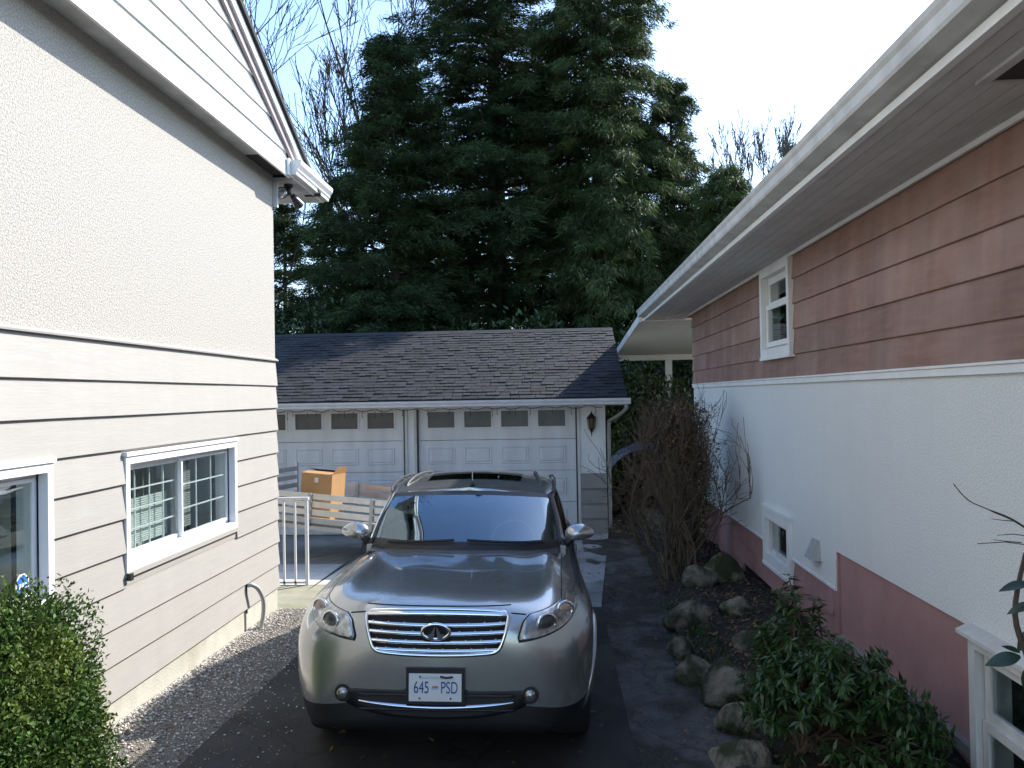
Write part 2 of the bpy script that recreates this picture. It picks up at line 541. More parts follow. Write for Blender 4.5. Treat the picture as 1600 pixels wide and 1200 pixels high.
# muddy path and planting bed on the right
sheet('muddy_path', 'mud', np.linspace(0.36, 1.25, 26), np.linspace(2.5, 13.5, 200),
      lambda x, y: gz(y) - 0.035 + 0.03 * nz3(x, y, 2.2, 3) + 0.02 * nz3(x, y, 7.5, 5) + max(0, y - 9.5) * 0.012)
def bed_z(x, y):
    t = min(max((x - 1.0) / 0.5, 0), 1)
    t = t * t * (3 - 2 * t)
    return gz(y) - 0.09 + t * 0.24 + 0.05 * nz3(x, y, 2.5, 9) + 0.025 * nz3(x, y, 9, 2)
sheet('planting_bed', 'soil', np.linspace(0.9, 2.3, 34), np.linspace(2.0, 20, 260), bed_z)
sheet('side_yard', 'soil', np.linspace(0.8, 6.0, 40), np.linspace(13.2, 24, 80), lambda x, y: gz(y) - 0.03 + 0.06 * nz3(x, y, 1.2, 4))
# gravel strip by the cream house
def gravel_z(x, y):
    return gz(y) + 0.006 + 0.008 * nz3(x, y, 6) + 0.014 * nz3(x, y, 1.4, 8) - 0.02 * max(0, (x + 2.42) / 0.2)
sheet('gravel_strip', 'gravel_bed', np.linspace(-3.10, -2.22, 30), np.linspace(1.5, 8.86, 160), gravel_z)
def pebbles(name, n, xs, ys, zf, rmin, rmax, m, seed, label, cat, pw=1.0):
    g = np.random.default_rng(seed)
    base = np.array([(1, 0, 0), (-1, 0, 0), (0, 1, 0), (0, -1, 0), (0, 0, .7), (0, 0, -.7)], float)
    tri = np.array([(0, 2, 4), (2, 1, 4), (1, 3, 4), (3, 0, 4), (2, 0, 5), (1, 2, 5), (3, 1, 5), (0, 3, 5)])
    x = xs[0] + (xs[1] - xs[0]) * g.random(n) ** pw; y = g.uniform(*ys, n)
    r = rmin + (rmax - rmin) * g.random(n) ** 2
    z = np.array([zf(a, b) for a, b in zip(x, y)]) + r * 0.3
    V = base[None] * (r[:, None, None] * g.uniform(.65, 1.25, (n, 6, 1)))
    a = g.uniform(0, 6.28, n)
    c, s = np.cos(a)[:, None], np.sin(a)[:, None]
    V = np.stack([V[..., 0] * c - V[..., 1] * s, V[..., 0] * s + V[..., 1] * c, V[..., 2]], -1)
    V += np.stack([x, y, z], -1)[:, None]
    F = (tri[None] + 6 * np.arange(n)[:, None, None]).reshape(-1, 3)
    return np_obj(name, V.reshape(-1, 3), F, m, None, kind='stuff', label=label, cat=cat)
pebbles('gravel', 15000, (-3.03, -2.27), (3.2, 8.84), gravel_z, 0.004, 0.014, 'pebble', 1, 'pale loose gravel along the base of the cream house', 'gravel', pw=2.8)
pebbles('loose_stones', 500, (-2.3, -1.75), (3.6, 8.6), lambda x, y: gz(y) + .002, 0.004, 0.011, 'pebble', 2, 'scattered small stones on the dark asphalt beside the gravel', 'gravel')
pebbles('path_grit', 700, (0.42, 1.2), (4.0, 11), lambda x, y: gz(y) - .02, 0.004, 0.012, 'grit', 3, 'grit and small stones on the muddy path', 'grit')

# ------------------------------------------------------------------ windows in walls that face along x
def x_window(house, name, X, s, y0, y1, z0, z1, casing=0.09, proud=0.045, sashes=(), sill=True, room='grey_room', room_d=0.7, head=0.02,
             frame_m='vinyl_white', cas_m='vinyl_white', sill_m=None, pane_m='window_glass', depth=0.10):
    """one window: casing ring outside the wall, frame, sashes with panes; s=+1 faces +x"""
    bx = lambda mb, d0, d1, a, b, c, e: mb.box(X + s * d0, X + s * d1, a, b, c, e)
    w = MB()
    c = casing
    bx(w, -0.02, proud, y0, y1, z1 - c, z1)
    bx(w, -0.02, proud, y0, y0 + c, z0 + c, z1 - c)
    bx(w, -0.02, proud, y1 - c, y1, z0 + c, z1 - c)
    bx(w, -0.02, proud, y0, y1, z0, z0 + c)
    win = w.build(name, cas_m, house)
    if head:
        h = MB()
        bx(h, -0.01, proud + 0.014, y0 - 0.012, y1 + 0.012, z1 + 0.001, z1 + head + 0.012)
        h.build('head_trim', cas_m, win)
    if sill:
        h = MB()
        bx(h, -0.01, proud + 0.008, y0 - 0.008, y1 + 0.008, z0 - 0.035, z0 - 0.001)
        h.build('sill', sill_m or cas_m, win)
    # lining of the opening
    l = MB()
    e = 0.025
    ya, yb, za, zb = y0 + c, y1 - c, z0 + c, z1 - c
    bx(l, -depth - 0.03, -0.021, ya, ya + e, za, zb)
    bx(l, -depth - 0.03, -0.021, yb - e, yb, za, zb)
    bx(l, -depth - 0.03, -0.021, ya + e, yb - e, zb - e, zb)
    bx(l, -depth - 0.03, -0.021, ya + e, yb - e, za, za + e)
    l.build('frame', frame_m, win)
    for (a, b, q0, q1, d, rail, grid, pm) in sashes:
        sm = MB()
        bx(sm, d - 0.03, d, a, b, q0, q0 + rail)
        bx(sm, d - 0.03, d, a, b, q1 - rail, q1)
        bx(sm, d - 0.03, d, a, a + rail, q0 + rail, q1 - rail)
        bx(sm, d - 0.03, d, b - rail, b, q0 + rail, q1 - rail)
        so = sm.build('sash', frame_m, win)
        p = MB()
        p.box(X + s * (d - 0.018), X + s * (d - 0.012), a + rail, b - rail, q0 + rail, q1 - rail)
        p.build('pane', pm, win)
        if grid:
            ny, nz_ = grid
            for i in range(1, ny):
                yy = a + rail + (b - a - 2 * rail) * i / ny
                g = MB(); bx(g, d - 0.030, d - 0.020, yy - .0055, yy + .0055, q0 + rail, q1 - rail)
                g.build('muntin', frame_m, win)
            for i in range(1, nz_):
                zz = q0 + rail + (q1 - q0 - 2 * rail) * i / nz_
                g = MB(); bx(g, d - 0.0305, d - 0.0195, a + rail, b - rail, zz - .0055, zz + .0055)
                g.build('muntin', frame_m, win)
    # the room behind
    r = MB()
    D0, D1 = -depth - 0.031, -depth - room_d
    f0 = [(X + s * D0, ya, za), (X + s * D0, yb, za), (X + s * D0, yb, zb), (X + s * D0, ya, zb)]
    g0 = [(X + s * D1, ya - .3, za - .3), (X + s * D1, yb + .3, za - .3), (X + s * D1, yb + .3, zb + .2), (X + s * D1, ya - .3, zb + .2)]
    r.add(f0 + g0, [(4, 5, 6, 7), (0, 1, 5, 4), (1, 2, 6, 5), (2, 3, 7, 6), (3, 0, 4, 7)])
    r.build('room', room, win)
    return win

def lap_board(name, m, house, X, s, y0, y1, z0, z1, t0=0.024, t1=0.008):
    """one lap-siding board: bottom edge stands proud of the wall"""
    j = random.uniform(-0.0012, 0.0012)
    b = 0.004
    prof = [(X, y0, z0 - 0.006), (X + s * (t0 + j - b), y0, z0 - 0.006), (X + s * (t0 + j), y0, z0 - 0.006 + b), (X + s * t1, y0, z1), (X, y0, z1)]
    mb = MB()
    n = max(2, int((y1 - y0) / 0.8))
    ring = len(prof)
    ph = random.uniform(0, 50)
    for i in range(n + 1):
        y = y0 + (y1 - y0) * i / n
        dz = 0.003 * noise.noise(Vector((y * 0.9, ph, 0)))
        dx = 0.0025 * noise.noise(Vector((y * 1.3, ph, 5)))
        for (px, _, pz_) in prof:
            mb.v.append((px + (s * dx if abs(px - X) > 1e-6 else 0), y, pz_ + (dz if pz_ < z1 - 1e-6 else 0)))
    for i in range(n):
        for k in range(ring):
            a, b2 = i * ring + k, i * ring + (k + 1) % ring
            mb.f.append((a, b2, b2 + ring, a + ring))
    mb.f.append(tuple(range(ring - 1, -1, -1)))
    mb.f.append(tuple(n * ring + k for k in range(ring)))
    return mb.build(name, m, house)

# ------------------------------------------------------------------ the cream house on the left
XL = -3.045
LH = thing('house', 'cream stucco house with white gable and pale lap siding on the left', 'house', (XL, 8.85, gz(8.85)))
W1 = (5.67, 7.69, 0.895, 1.705)           # slider
W2 = (3.10, 4.83, 0.88, 1.735)            # window behind the bush
inset = lambda w, c: (w[0] + c, w[1] - c, w[2] + c, w[3] - c)
holes = [inset(W1, 0.055), inset(W2, 0.055)]
mb = MB()
holes_wall(mb, XL - 0.20, XL - 0.03, -4, 8.85, -0.4, 4.60, holes)
mb.box(-11, XL - 0.2005, 8.65, 8.85, -0.4, 4.6)
mb.box(-11, XL - 0.2005, -4.2, -4.0, -0.4, 4.6)
mb.build('wall', 'dark_room', LH)
MB().box(XL - 0.029, XL, -4, 8.853, 2.53, 4.512).build('stucco', 'stucco_cream', LH)
MB().box(-11, XL - 0.001, 8.8505, 8.874, 2.53, 4.6).build('stucco', 'stucco_cream', LH)
MB().box(-11, XL - 0.03, 8.8505, 8.874, -0.3, 2.5).build('siding_return', 'board_cream', LH)
# flashing ledge between stucco and boards
MB().prism([(XL - .02, -4, 2.505), (XL + .034, -4, 2.500), (XL + .036, -4, 2.512), (XL + 0.002, -4, 2.532), (XL - .02, -4, 2.532)], (0, 12.885, 0)).build('ledge', 'board_cream', LH)
# siding boards, each cut at the windows
zl = [0.075 + 0.2405 * i for i in range(11)]
zl[-1] = 2.502
for i in range(10):
    za, zb = zl[i], zl[i + 1]
    segs = [(-4.0, 8.86)]
    for w in (W1, W2):
        if za < w[3] - 0.03 and zb > w[2] + 0.03:
            n2 = []
            for (a, b) in segs:
                if w[0] > a and w[1] < b:
                    n2 += [(a, w[0] + .004), (w[1] - .004, b)]
                else:
                    n2.append((a, b))
            segs = n2
    for (a, b) in segs:
        lap_board('siding_board', 'board_cream', LH, XL - 0.029, 1, a, b, za, zb + 0.012, t0=0.058, t1=0.034)
# small filler between the boards and the window head / sill
for w in (W1, W2):
    boxo('apron_board', 'board_cream', LH, XL - 0.029, XL + 0.010, w[0], w[1], w[2] - 0.098, w[2] - 0.036)
    boxo('head_filler', 'board_cream', LH, XL - 0.029, XL + 0.006, w[0], w[1], w[3] + 0.034, w[3] + 0.10)
MB().box(XL - 0.16, XL - 0.002, -4, 8.848, -0.45, 0.072).build('foundation', 'foundation', LH)
MB().box(-11, XL - 0.165, 8.70, 8.846, -0.45, 0.072).build('foundation', 'foundation', LH)
ww = x_window(LH, 'window', XL - 0.02, 1, *W1, casing=0.055, proud=0.050, head=0.018, sill_m='board_cream',
              sashes=((5.752, 6.71, 0.977, 1.623, -0.045, 0.032, (4, 4), 'window_glass'), (6.66, 7.608, 0.977, 1.623, -0.012, 0.024, (3, 3), 'window_glass')), room_d=0.45)
# venetian blind, half lowered, behind the near sash
bl = MB()
for i in range(21):
    z = 1.02 + i * 0.0165
    bl.box(XL - 0.155, XL - 0.137, 5.86, 6.62, z, z + 0.0115)
for y in (5.95, 6.25, 6.55):
    bl.box(XL - 0.148, XL - 0.145, y - .002, y + .002, 1.0, 1.60)
bl.build('blind', 'blind', ww, kind='stuff')
bl = MB()
for i in range(30):
    z = 1.02 + i * 0.0195
    bl.box(XL - 0.155, XL - 0.137, 6.80, 7.05, z, z + 0.013)
bl.build('blind', 'screen_frame', ww, kind='stuff')
boxo('inner_jamb', 'vinyl_white', ww, XL - 0.3, XL - 0.27, 7.2, 7.24, 1.0, 1.6)
w2 = x_window(LH, 'window', XL - 0.02, 1, *W2, casing=0.055, proud=0.050, head=0.018, sill_m='board_cream',
              sashes=((3.182, 3.95, 0.962, 1.653, -0.045, 0.032, (3, 3), 'window_glass'), (3.90, 4.748, 0.962, 1.653, -0.012, 0.024, None, 'window_glass')), room_d=0.6)
boxo('inner_shelf', 'blind', w2, XL - 0.5, XL - 0.42, 3.3, 4.45, 1.235, 1.26)
boxo('inner_shelf', 'blind', w2, XL - 0.5, XL - 0.42, 3.3, 4.35, 1.06, 1.075)
# octagonal security sticker on the pane
st = MB()
def octa(r, x):
    return [(x, 4.615 + r * math.cos(R(22.5 + 45 * k)), 1.055 + r * 1.0 * math.sin(R(22.5 + 45 * k))) for k in range(8)]
st.prism(octa(0.064, XL - 0.0285), (0.002, 0, 0))
sto = st.build('sticker', 'label_white', w2)
MB().prism(octa(0.053, XL - 0.0262), (0.002, 0, 0)).build('sticker_face', 'sticker_blue', w2)
mark = MB()
for (a, b, c, d) in ((-.034, -.016, -.008, .014), (-.009, .009, -.008, .014), (.016, .034, -.008, .014)):
    mark.box(XL - 0.0240, XL - 0.0232, 4.615 + a, 4.615 + b, 1.055 + c - d, 1.055 + c + d)
mark.build('sticker_mark', 'label_white', w2)
boxo('wall_sensor', 'metal_black', LH, XL + 0.03, XL + 0.06, 5.66, 5.70, 0.84, 0.89)
# conduit loop near the far corner
pts = [(XL + .02, 7.93, 0.29), (XL + .06, 7.95, 0.29), (XL + .10, 8.00, 0.24), (XL + .13, 8.05, 0.12), (XL + .13, 8.05, -0.02), (XL + .11, 8.02, -0.16), (XL + .10, 8.0, -0.22)]
def smooth_pts(p, n=6):
    p = [Vector(q) for q in p]
    out = []
    for i in range(len(p) - 1):
        a, b, c, d = p[max(i - 1, 0)], p[i], p[i + 1], p[min(i + 2, len(p) - 1)]
        for k in range(n):
            t = k / n
            out.append(0.5 * ((2 * b) + (c - a) * t + (2 * a - 5 * b + 4 * c - d) * t * t + (3 * b - a - 3 * c + d) * t ** 3))
    out.append(p[-1])
    return out
MB().tube(smooth_pts(pts), 0.021, 8).build('conduit', 'galvanised', LH, smooth=True)
MB().tube([(XL + .012, 7.93, 0.345), (XL + .012, 7.93, 0.02)], 0.008, 6).build('conduit_clip', 'metal_black', LH)

# gable: boards oversail the stucco, soffit, rake boards, roof
GX = XL + 0.25
MB().box(XL - 0.02, GX - 0.03, -4, 8.80, 4.5125, 4.55).build('soffit', 'weathered_white', LH)
ridge_y = 2.2
rake_z = lambda y: 4.66 - 0.466 * (abs(y - ridge_y) - (8.72 - ridge_y))     # underside of the rake board
gb = [4.452, 4.70, 4.925, 5.15, 5.375, 5.60, 5.83, 6.06, 6.29, 6.52, 6.75, 6.98, 7.21, 7.44]
for a, b in zip(gb, gb[1:]):
    hi = 8.72 - (a - 4.66) / 0.466
    hi = min(hi, 8.72)
    lo = 2 * ridge_y - hi
    if hi - lo < 0.3:
        break
    hb = min(8.72 - (b - 4.66) / 0.466, 8.72)
    # trapezoid board following the rake
    mb = MB()
    t0, t1 = 0.026, 0.006
    hb2, lb2 = hb, 2 * ridge_y - hb
    v = [(GX - .03, lo, a - .006), (GX - .03, hi, a - .006), (GX - .03, hb2, b), (GX - .03, lb2, b),
         (GX - .03 + t0, lo, a - .006), (GX - .03 + t0, hi, a - .006), (GX - .03 + t1, hb2, b), (GX - .03 + t1, lb2, b)]
    mb.add(v, [(0, 1, 2, 3), (4, 7, 6, 5), (0, 4, 5, 1), (1, 5, 6, 2), (2, 6, 7, 3), (3, 7, 4, 0)])
    mb.build('gable_board', 'board_white', LH)
MB().prism([(GX - .031, 2 * ridge_y - 8.70, 4.56), (GX - .031, 8.70, 4.56), (GX - .031, ridge_y, 4.56 + 0.466 * 6.5)], (-0.12, 0, 0)).build('gable_backing', 'dark_room', LH)
def rake(name, m, xo, w, lo, hi_, ye=8.95):
    """board along both rakes, from lo to hi above the rake line"""
    mb = MB()
    for sgn in (1, -1):
        ya, yb = ridge_y, ridge_y + sgn * (ye - ridge_y)
        z0, z1 = rake_z(ya), rake_z(yb)
        prof = [(xo, ya, z0 + lo), (xo, yb, z1 + lo), (xo, yb, z1 + hi_), (xo, ya, z0 + hi_)]
        mb.prism(prof, (w, 0, 0))
    return mb.build(name, m, LH)
rake('rake_moulding', 'rake_mauve', GX - 0.005, 0.032, -0.02, 0.10)
rake('rake_fascia', 'white_paint', GX + 0.028, 0.03, 0.065, 0.165, 9.1)
rake('roof_edge', 'roof_dark', GX - 0.10, 0.19, 0.172, 0.225, 9.55)
mb = MB()
for sgn in (1, -1):
    ya, yb = ridge_y, ridge_y + sgn * 7.30
    z0, z1 = rake_z(ya) + 0.17, rake_z(yb) + 0.17
    mb.prism([(-11, ya, z0), (-11, yb, z1), (-11, yb, z1 + 0.045), (-11, ya, z0 + 0.045)], (11 + GX - 0.102, 0, 0))
mb.build('roof', 'roof_dark', LH)
# boxed eave return past the far corner, with a moulded gutter along it
MB().box(-11, GX - 0.005, 8.876, 9.86, 4.462, 4.50).build('eave_soffit', 'weathered_white', LH)
MB().box(-11, GX + 0.0, 9.862, 9.90, 4.455, 4.60).build('eave_fascia', 'white_paint', LH)
MB().box(GX - 0.004, GX + 0.020, 8.60, 9.90, 4.455, 4.63).build('eave_fascia', 'white_paint', LH)
gx = GX + 0.021
prof = [(0, 4.47), (0.055, 4.47), (0.062, 4.50), (0.075, 4.515), (0.075, 4.535), (0.105, 4.575), (0.110, 4.60), (0.110, 4.625), (0, 4.625)]
MB().prism([(gx + a, 8.66, z) for a, z in prof], (0, 1.26, 0)).build('gutter', 'metal_white', LH)
MB().box(XL + 0.0, XL + 0.045, 8.875, 8.92, 4.18, 4.46).build('downspout', 'metal_white', LH)
vent = MB().box(XL + 0.015, GX - 0.06, 8.05, 8.78, 4.504, 4.5115)
vent.build('soffit_vent', 'vent_dark', LH)

# floodlight under the eave return
FL = thing('floodlight', 'black twin floodlight hanging under the white eave of the cream house', 'floodlight', (-2.93, 9.05, 4.46))
MB().tube([(-2.93, 9.05, 4.462), (-2.93, 9.05, 4.435)], [.05, .05], 12).build('mounting_plate', 'metal_black', FL)
MB().tube([(-2.93, 9.05, 4.437), (-2.93, 9.05, 4.35)], 0.03, 10).build('body', 'metal_black', FL, smooth=True)
MB().tube([(-2.93, 9.05, 4.40), (-2.98, 8.99, 4.39)], 0.014, 6).build('arm', 'metal_black', FL)
MB().tube([(-2.965, 9.06, 4.37), (-2.965, 8.98, 4.355), (-2.965, 8.93, 4.345)], [.035, .045, .066], 14).build('lamp_shade', 'metal_black', FL, smooth=False)
MB().ball((-2.965, 8.925, 4.344), .060, .016, .060).build('lens', 'lamp_reflector', FL, smooth=True)
MB().tube([(-2.90, 9.10, 4.35), (-2.88, 9.17, 4.31), (-2.87, 9.23, 4.28)], [.03, .045, .06], 12).build('lamp_shade', 'metal_black', FL)
# ------------------------------------------------------------------ the red and white house on the right
XR = 2.2
YE = 13.5
RH = thing('house', 'white stucco house with dusty red siding and deep eaves on the right', 'house', (XR, YE, gz(YE)))
V1 = (7.78, 8.87, 2.435, 3.325)     # upper window
V2 = (8.02, 9.05, 0.285, 0.855)     # basement window
V3 = (2.6, 4.56, -0.4, 0.785)        # big window at the bottom right
RZ = 2.19
SOF = 3.35
holes = [inset(V1, 0.07), inset(V2, 0.10), inset(V3, 0.06)]
crawl = (8.9, 10.2, -0.4, 0.05)
mb = MB()
holes_wall(mb, XR + 0.035, XR + 0.22, -4, YE, -0.5, SOF, [(crawl[0], crawl[1], -0.5, 0.05)] + holes)
mb.box(XR + 0.2205, 10, YE - 0.2, YE, -0.5, SOF)
mb.build('wall', 'dark_room', RH)
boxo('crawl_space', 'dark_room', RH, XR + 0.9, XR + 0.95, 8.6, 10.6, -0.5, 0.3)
boxo('end_wall', 'board_red', RH, XR + 0.002, 10, YE + 0.001, YE + 0.025, RZ, SOF)
boxo('end_wall', 'stucco_white', RH, XR + 0.002, 10, YE + 0.001, YE + 0.02, -0.4, RZ)
# red boards
zr = [RZ + 0.032, 2.425, 2.658, 2.89, 3.12, SOF]
for i in range(5):
    za, zb = zr[i], zr[i + 1]
    segs = [(-4.0, YE + 0.004)]
    if i >= 1:
        segs = [(-4.0, V1[0] + .004), (V1[1] - .004, YE + 0.004)]
    for (a, b) in segs:
        lap_board('red_board', 'board_red', RH, XR + 0.034, -1, a, b, za, zb + (0.010 if i < 4 else 0), t0=0.056, t1=0.036)
# white band between boards and stucco
MB().prism([(XR + .03, -4, RZ - .035), (XR - .022, -4, RZ - .035), (XR - .022, -4, RZ + .008), (XR - .034, -4, RZ + .012), (XR - .034, -4, RZ + .026), (XR + .03, -4, RZ + .032)], (0, YE + 4.01, 0)).build('band', 'white_paint', RH)
# stucco, stepping down between the windows
mb = MB()
holes_wall(mb, XR, XR + 0.033, -4, 6.80, 0.80, RZ - 0.036, [])
holes_wall(mb, XR, XR + 0.033, 6.80, YE + 0.003, 0.505, RZ - 0.036, [inset(V2, 0.03)])
mb.build('stucco', 'stucco_white', RH)
boxo('drip_edge', 'white_paint', RH, XR - 0.012, XR + 0.03, 9.06, YE, 0.484, 0.5045)
boxo('drip_edge', 'white_paint', RH, XR - 0.012, XR + 0.03, 6.79, 8.01, 0.484, 0.5045)
boxo('drip_edge', 'white_paint', RH, XR - 0.010, XR + 0.03, 6.775, 6.7985, 0.484, 0.80)
# pink base: lap boards at the far end, a plain panel set back under the stucco near us
for (a, b, za, zb) in ((6.86, 8.0, 0.27, 0.484), (6.86, 8.0, 0.05, 0.27), (6.86, 8.9, -0.2, 0.05), (9.07, YE, 0.27, 0.484), (7.99, YE, 0.05, 0.27),
                       (10.2, YE, -0.17, 0.05), (10.2, YE, -0.40, -0.17)):
    lap_board('pink_board', 'board_pink', RH, XR + 0.034, -1, a, b, za, zb, t0=0.046, t1=0.014)
boxo('pink_panel', 'panel_pink', RH, XR + 0.018, XR + 0.034, 4.55, 6.74, -0.4, 0.805)
boxo('pink_panel', 'panel_pink', RH, XR + 0.018, XR + 0.034, -4, 2.62, -0.4, 0.805)
boxo('corner_post', 'board_pink', RH, XR + 0.002, XR + 0.034, 6.742, 6.858, -0.4, 0.799)
boxo('baseboard', 'wood_grey', RH, XR - 0.03, XR + 0.017, 4.60, 6.70, 0.10, 0.16)
# windows
vw = x_window(RH, 'window', XR, -1, *V1, casing=0.075, proud=0.055, head=0.0, frame_m='white_paint', cas_m='white_paint',
         sashes=((7.88, 8.77, 2.95, 3.225, -0.02, 0.045, None, 'window_glass'), (7.88, 8.77, 2.535, 2.965, 0.012, 0.05, None, 'window_glass')), room='grey_room', room_d=0.6)
vw['label'] = 'tall white framed window under the eave'
x_window(RH, 'window', XR, -1, *V2, casing=0.10, proud=0.03, head=0.02, frame_m='weathered_white', cas_m='white_paint',
         sashes=((8.13, 8.94, 0.395, 0.745, -0.03, 0.035, None, 'window_glass'),), room='dark_room', room_d=0.6)
x_window(RH, 'window', XR, -1, *V3, casing=0.065, proud=0.045, head=0.0, sill=False, frame_m='weathered_white', cas_m='weathered_white',
         sashes=((2.68, 4.48, 0.36, 0.705, 0.0, 0.05, None, 'window_glass'), (2.68, 4.48, -0.33, 0.36, 0.015, 0.05, None, 'window_glass')), room='dark_room', room_d=0.8)
MB().prism([(XR - .001, 2.5, 0.787), (XR - .075, 2.5, 0.770), (XR - .075, 2.5, 0.790), (XR - .001, 2.5, 0.825)], (0, 2.13, 0)).build('window_hood', 'weathered_white', RH)
# dryer vent hood
vh = MB()
v = [(XR, 7.16, .64), (XR, 7.36, .64), (XR, 7.33, .81), (XR, 7.19, .81), (XR - .085, 7.16, .65), (XR - .085, 7.36, .65), (XR - .02, 7.33, .815), (XR - .02, 7.19, .815)]
vh.add(v, [(4, 5, 6, 7), (0, 4, 7, 3), (1, 2, 6, 5), (3, 7, 6, 2)])
vh.build('vent_hood', 'galvanised', RH)
# eave: soffit boards, fascia, gutter
SX0, SX1 = 1.575, XR + 0.03
nb = 7
wb = (SX1 - SX0) / nb
for i in range(nb):
    boxo('soffit_board', 'soffit_grey', RH, SX0 + i * wb + 0.003, SX0 + (i + 1) * wb - 0.003, -4, 14.65, SOF + 0.004, SOF + 0.02)
boxo('soffit_backing', 'soffit_grey', RH, SX0, SX1, -4, 14.64, SOF + 0.0215, SOF + 0.03)
boxo('cornice_trim', 'white_paint', RH, XR - 0.045, XR - 0.0245, -4, YE + .01, SOF - 0.028, SOF + 0.003)
boxo('fascia_trim', 'white_paint', RH, 1.535, SX0 - 0.001, -4, 14.66, SOF - 0.006, SOF + 0.034)
boxo('fascia', 'weathered_white', RH, 1.555, SX0 - 0.0005, -4, 14.655, SOF + 0.0345, SOF + 0.21)
prof = [(1.554, SOF + .040), (1.470, SOF + .058), (1.445, SOF + .066), (1.437, SOF + .082), (1.436, SOF + .13), (1.424, SOF + .150), (1.418, SOF + .172), (1.428, SOF + .182), (1.554, SOF + .182)]
MB().prism([(a, -4, z) for a, z in prof], (0, 18.66, 0)).build('gutter', 'weathered_white', RH)
MB().prism([(1.45, -4, SOF + .170), (1.45, -4, SOF + .1815), (6.0, -4, SOF + 1.75), (6.0, -4, SOF + 1.73)], (0, 18.68, 0)).build('roof', 'roof_dark', RH)
MB().prism([(10.6, -4, SOF + .188), (10.6, -4, SOF + .20), (6.0, -4, SOF + 1.75), (6.0, -4, SOF + 1.73)], (0, 18.68, 0)).build('roof', 'roof_dark', RH)
MB().prism([(1.58, 14.63, SOF + .03), (10.4, 14.63, SOF + .03), (6, 14.63, SOF + 1.70)], (0, 0.02, 0)).build('gable_wall', 'board_red', RH)
fr = MB()
fr.box(1.755, 1.80, 1.2, 3.53, SOF - 0.012, SOF + 0.0035)
fr.box(1.80, 2.12, 3.49, 3.53, SOF - 0.012, SOF + 0.0035)
fr.build('soffit_vent_frame', 'weathered_white', RH)
boxo('soffit_vent', 'vent_dark', RH, 1.801, 2.12, 1.2, 3.489, SOF - 0.006, SOF + 0.0035)
# covered patio at the far end
PT = thing('patio_cover', 'white sloping patio cover on a post beyond the red house', 'patio cover', (2.7, 20.3, gz(20)))
za, zb = 3.345, 3.02
MB().prism([(1.50, 14.67, za), (1.50, 20.6, zb), (1.50, 20.6, zb + .05), (1.50, 14.67, za + .05)], (5.5, 0, 0)).build('roof_panel', 'white_paint', PT)
MB().prism([(1.46, 14.67, za - .02), (1.46, 20.64, zb - .02), (1.46, 20.64, zb + .12), (1.46, 14.67, za + .12)], (0.038, 0, 0)).build('fascia', 'white_paint', PT)
boxo('beam', 'white_paint', PT, 1.50, 7.0, 20.45, 20.6, zb - 0.14, zb - 0.004)
boxo('post', 'white_paint', PT, 2.66, 2.82, 20.46, 20.59, -0.5, zb - 0.141)
boxo('post', 'white_paint', PT, 6.66, 6.82, 20.46, 20.59, -0.5, zb - 0.141)

# ------------------------------------------------------------------ the garage
GY = 14.3
GZ = -0.29
GA = thing('garage', 'white double garage with dark shingled roof at the end of the drive', 'garage', (-2.5, GY, GZ))
gL, gR = -5.95, 0.82
DO = [(-2.43, 0.335), (-5.40, -2.635)]      # the two door openings
DT = 1.865
EAVE = 1.955
mb = MB()
xs = [gL, DO[1][0], DO[1][1], DO[0][0], DO[0][1], gR]
mb.box(gL, DO[1][0], GY, GY + .15, GZ, EAVE)
mb.box(DO[1][1], DO[0][0], GY, GY + .15, GZ, EAVE)
mb.box(DO[0][1], gR, GY, GY + .15, GZ, EAVE)
for d in DO:
    mb.box(d[0], d[1], GY, GY + .15, DT, EAVE)
mb.box(gL, gL + .15, GY + .151, 20, GZ, EAVE)
mb.box(gR - .15, gR, GY + .151, 20, GZ, EAVE)
mb.box(gL, gR, 19.85, 20, GZ, EAVE)
mb.build('wall', 'white_paint', GA)
for x in (gL, gR):
    MB().prism([(x - .0, GY, EAVE), (x, 20, EAVE), (x, 17.15, 3.20)], (-0.12 if x > 0 else 0.12, 0, 0)).build('gable_wall', 'white_paint', GA)
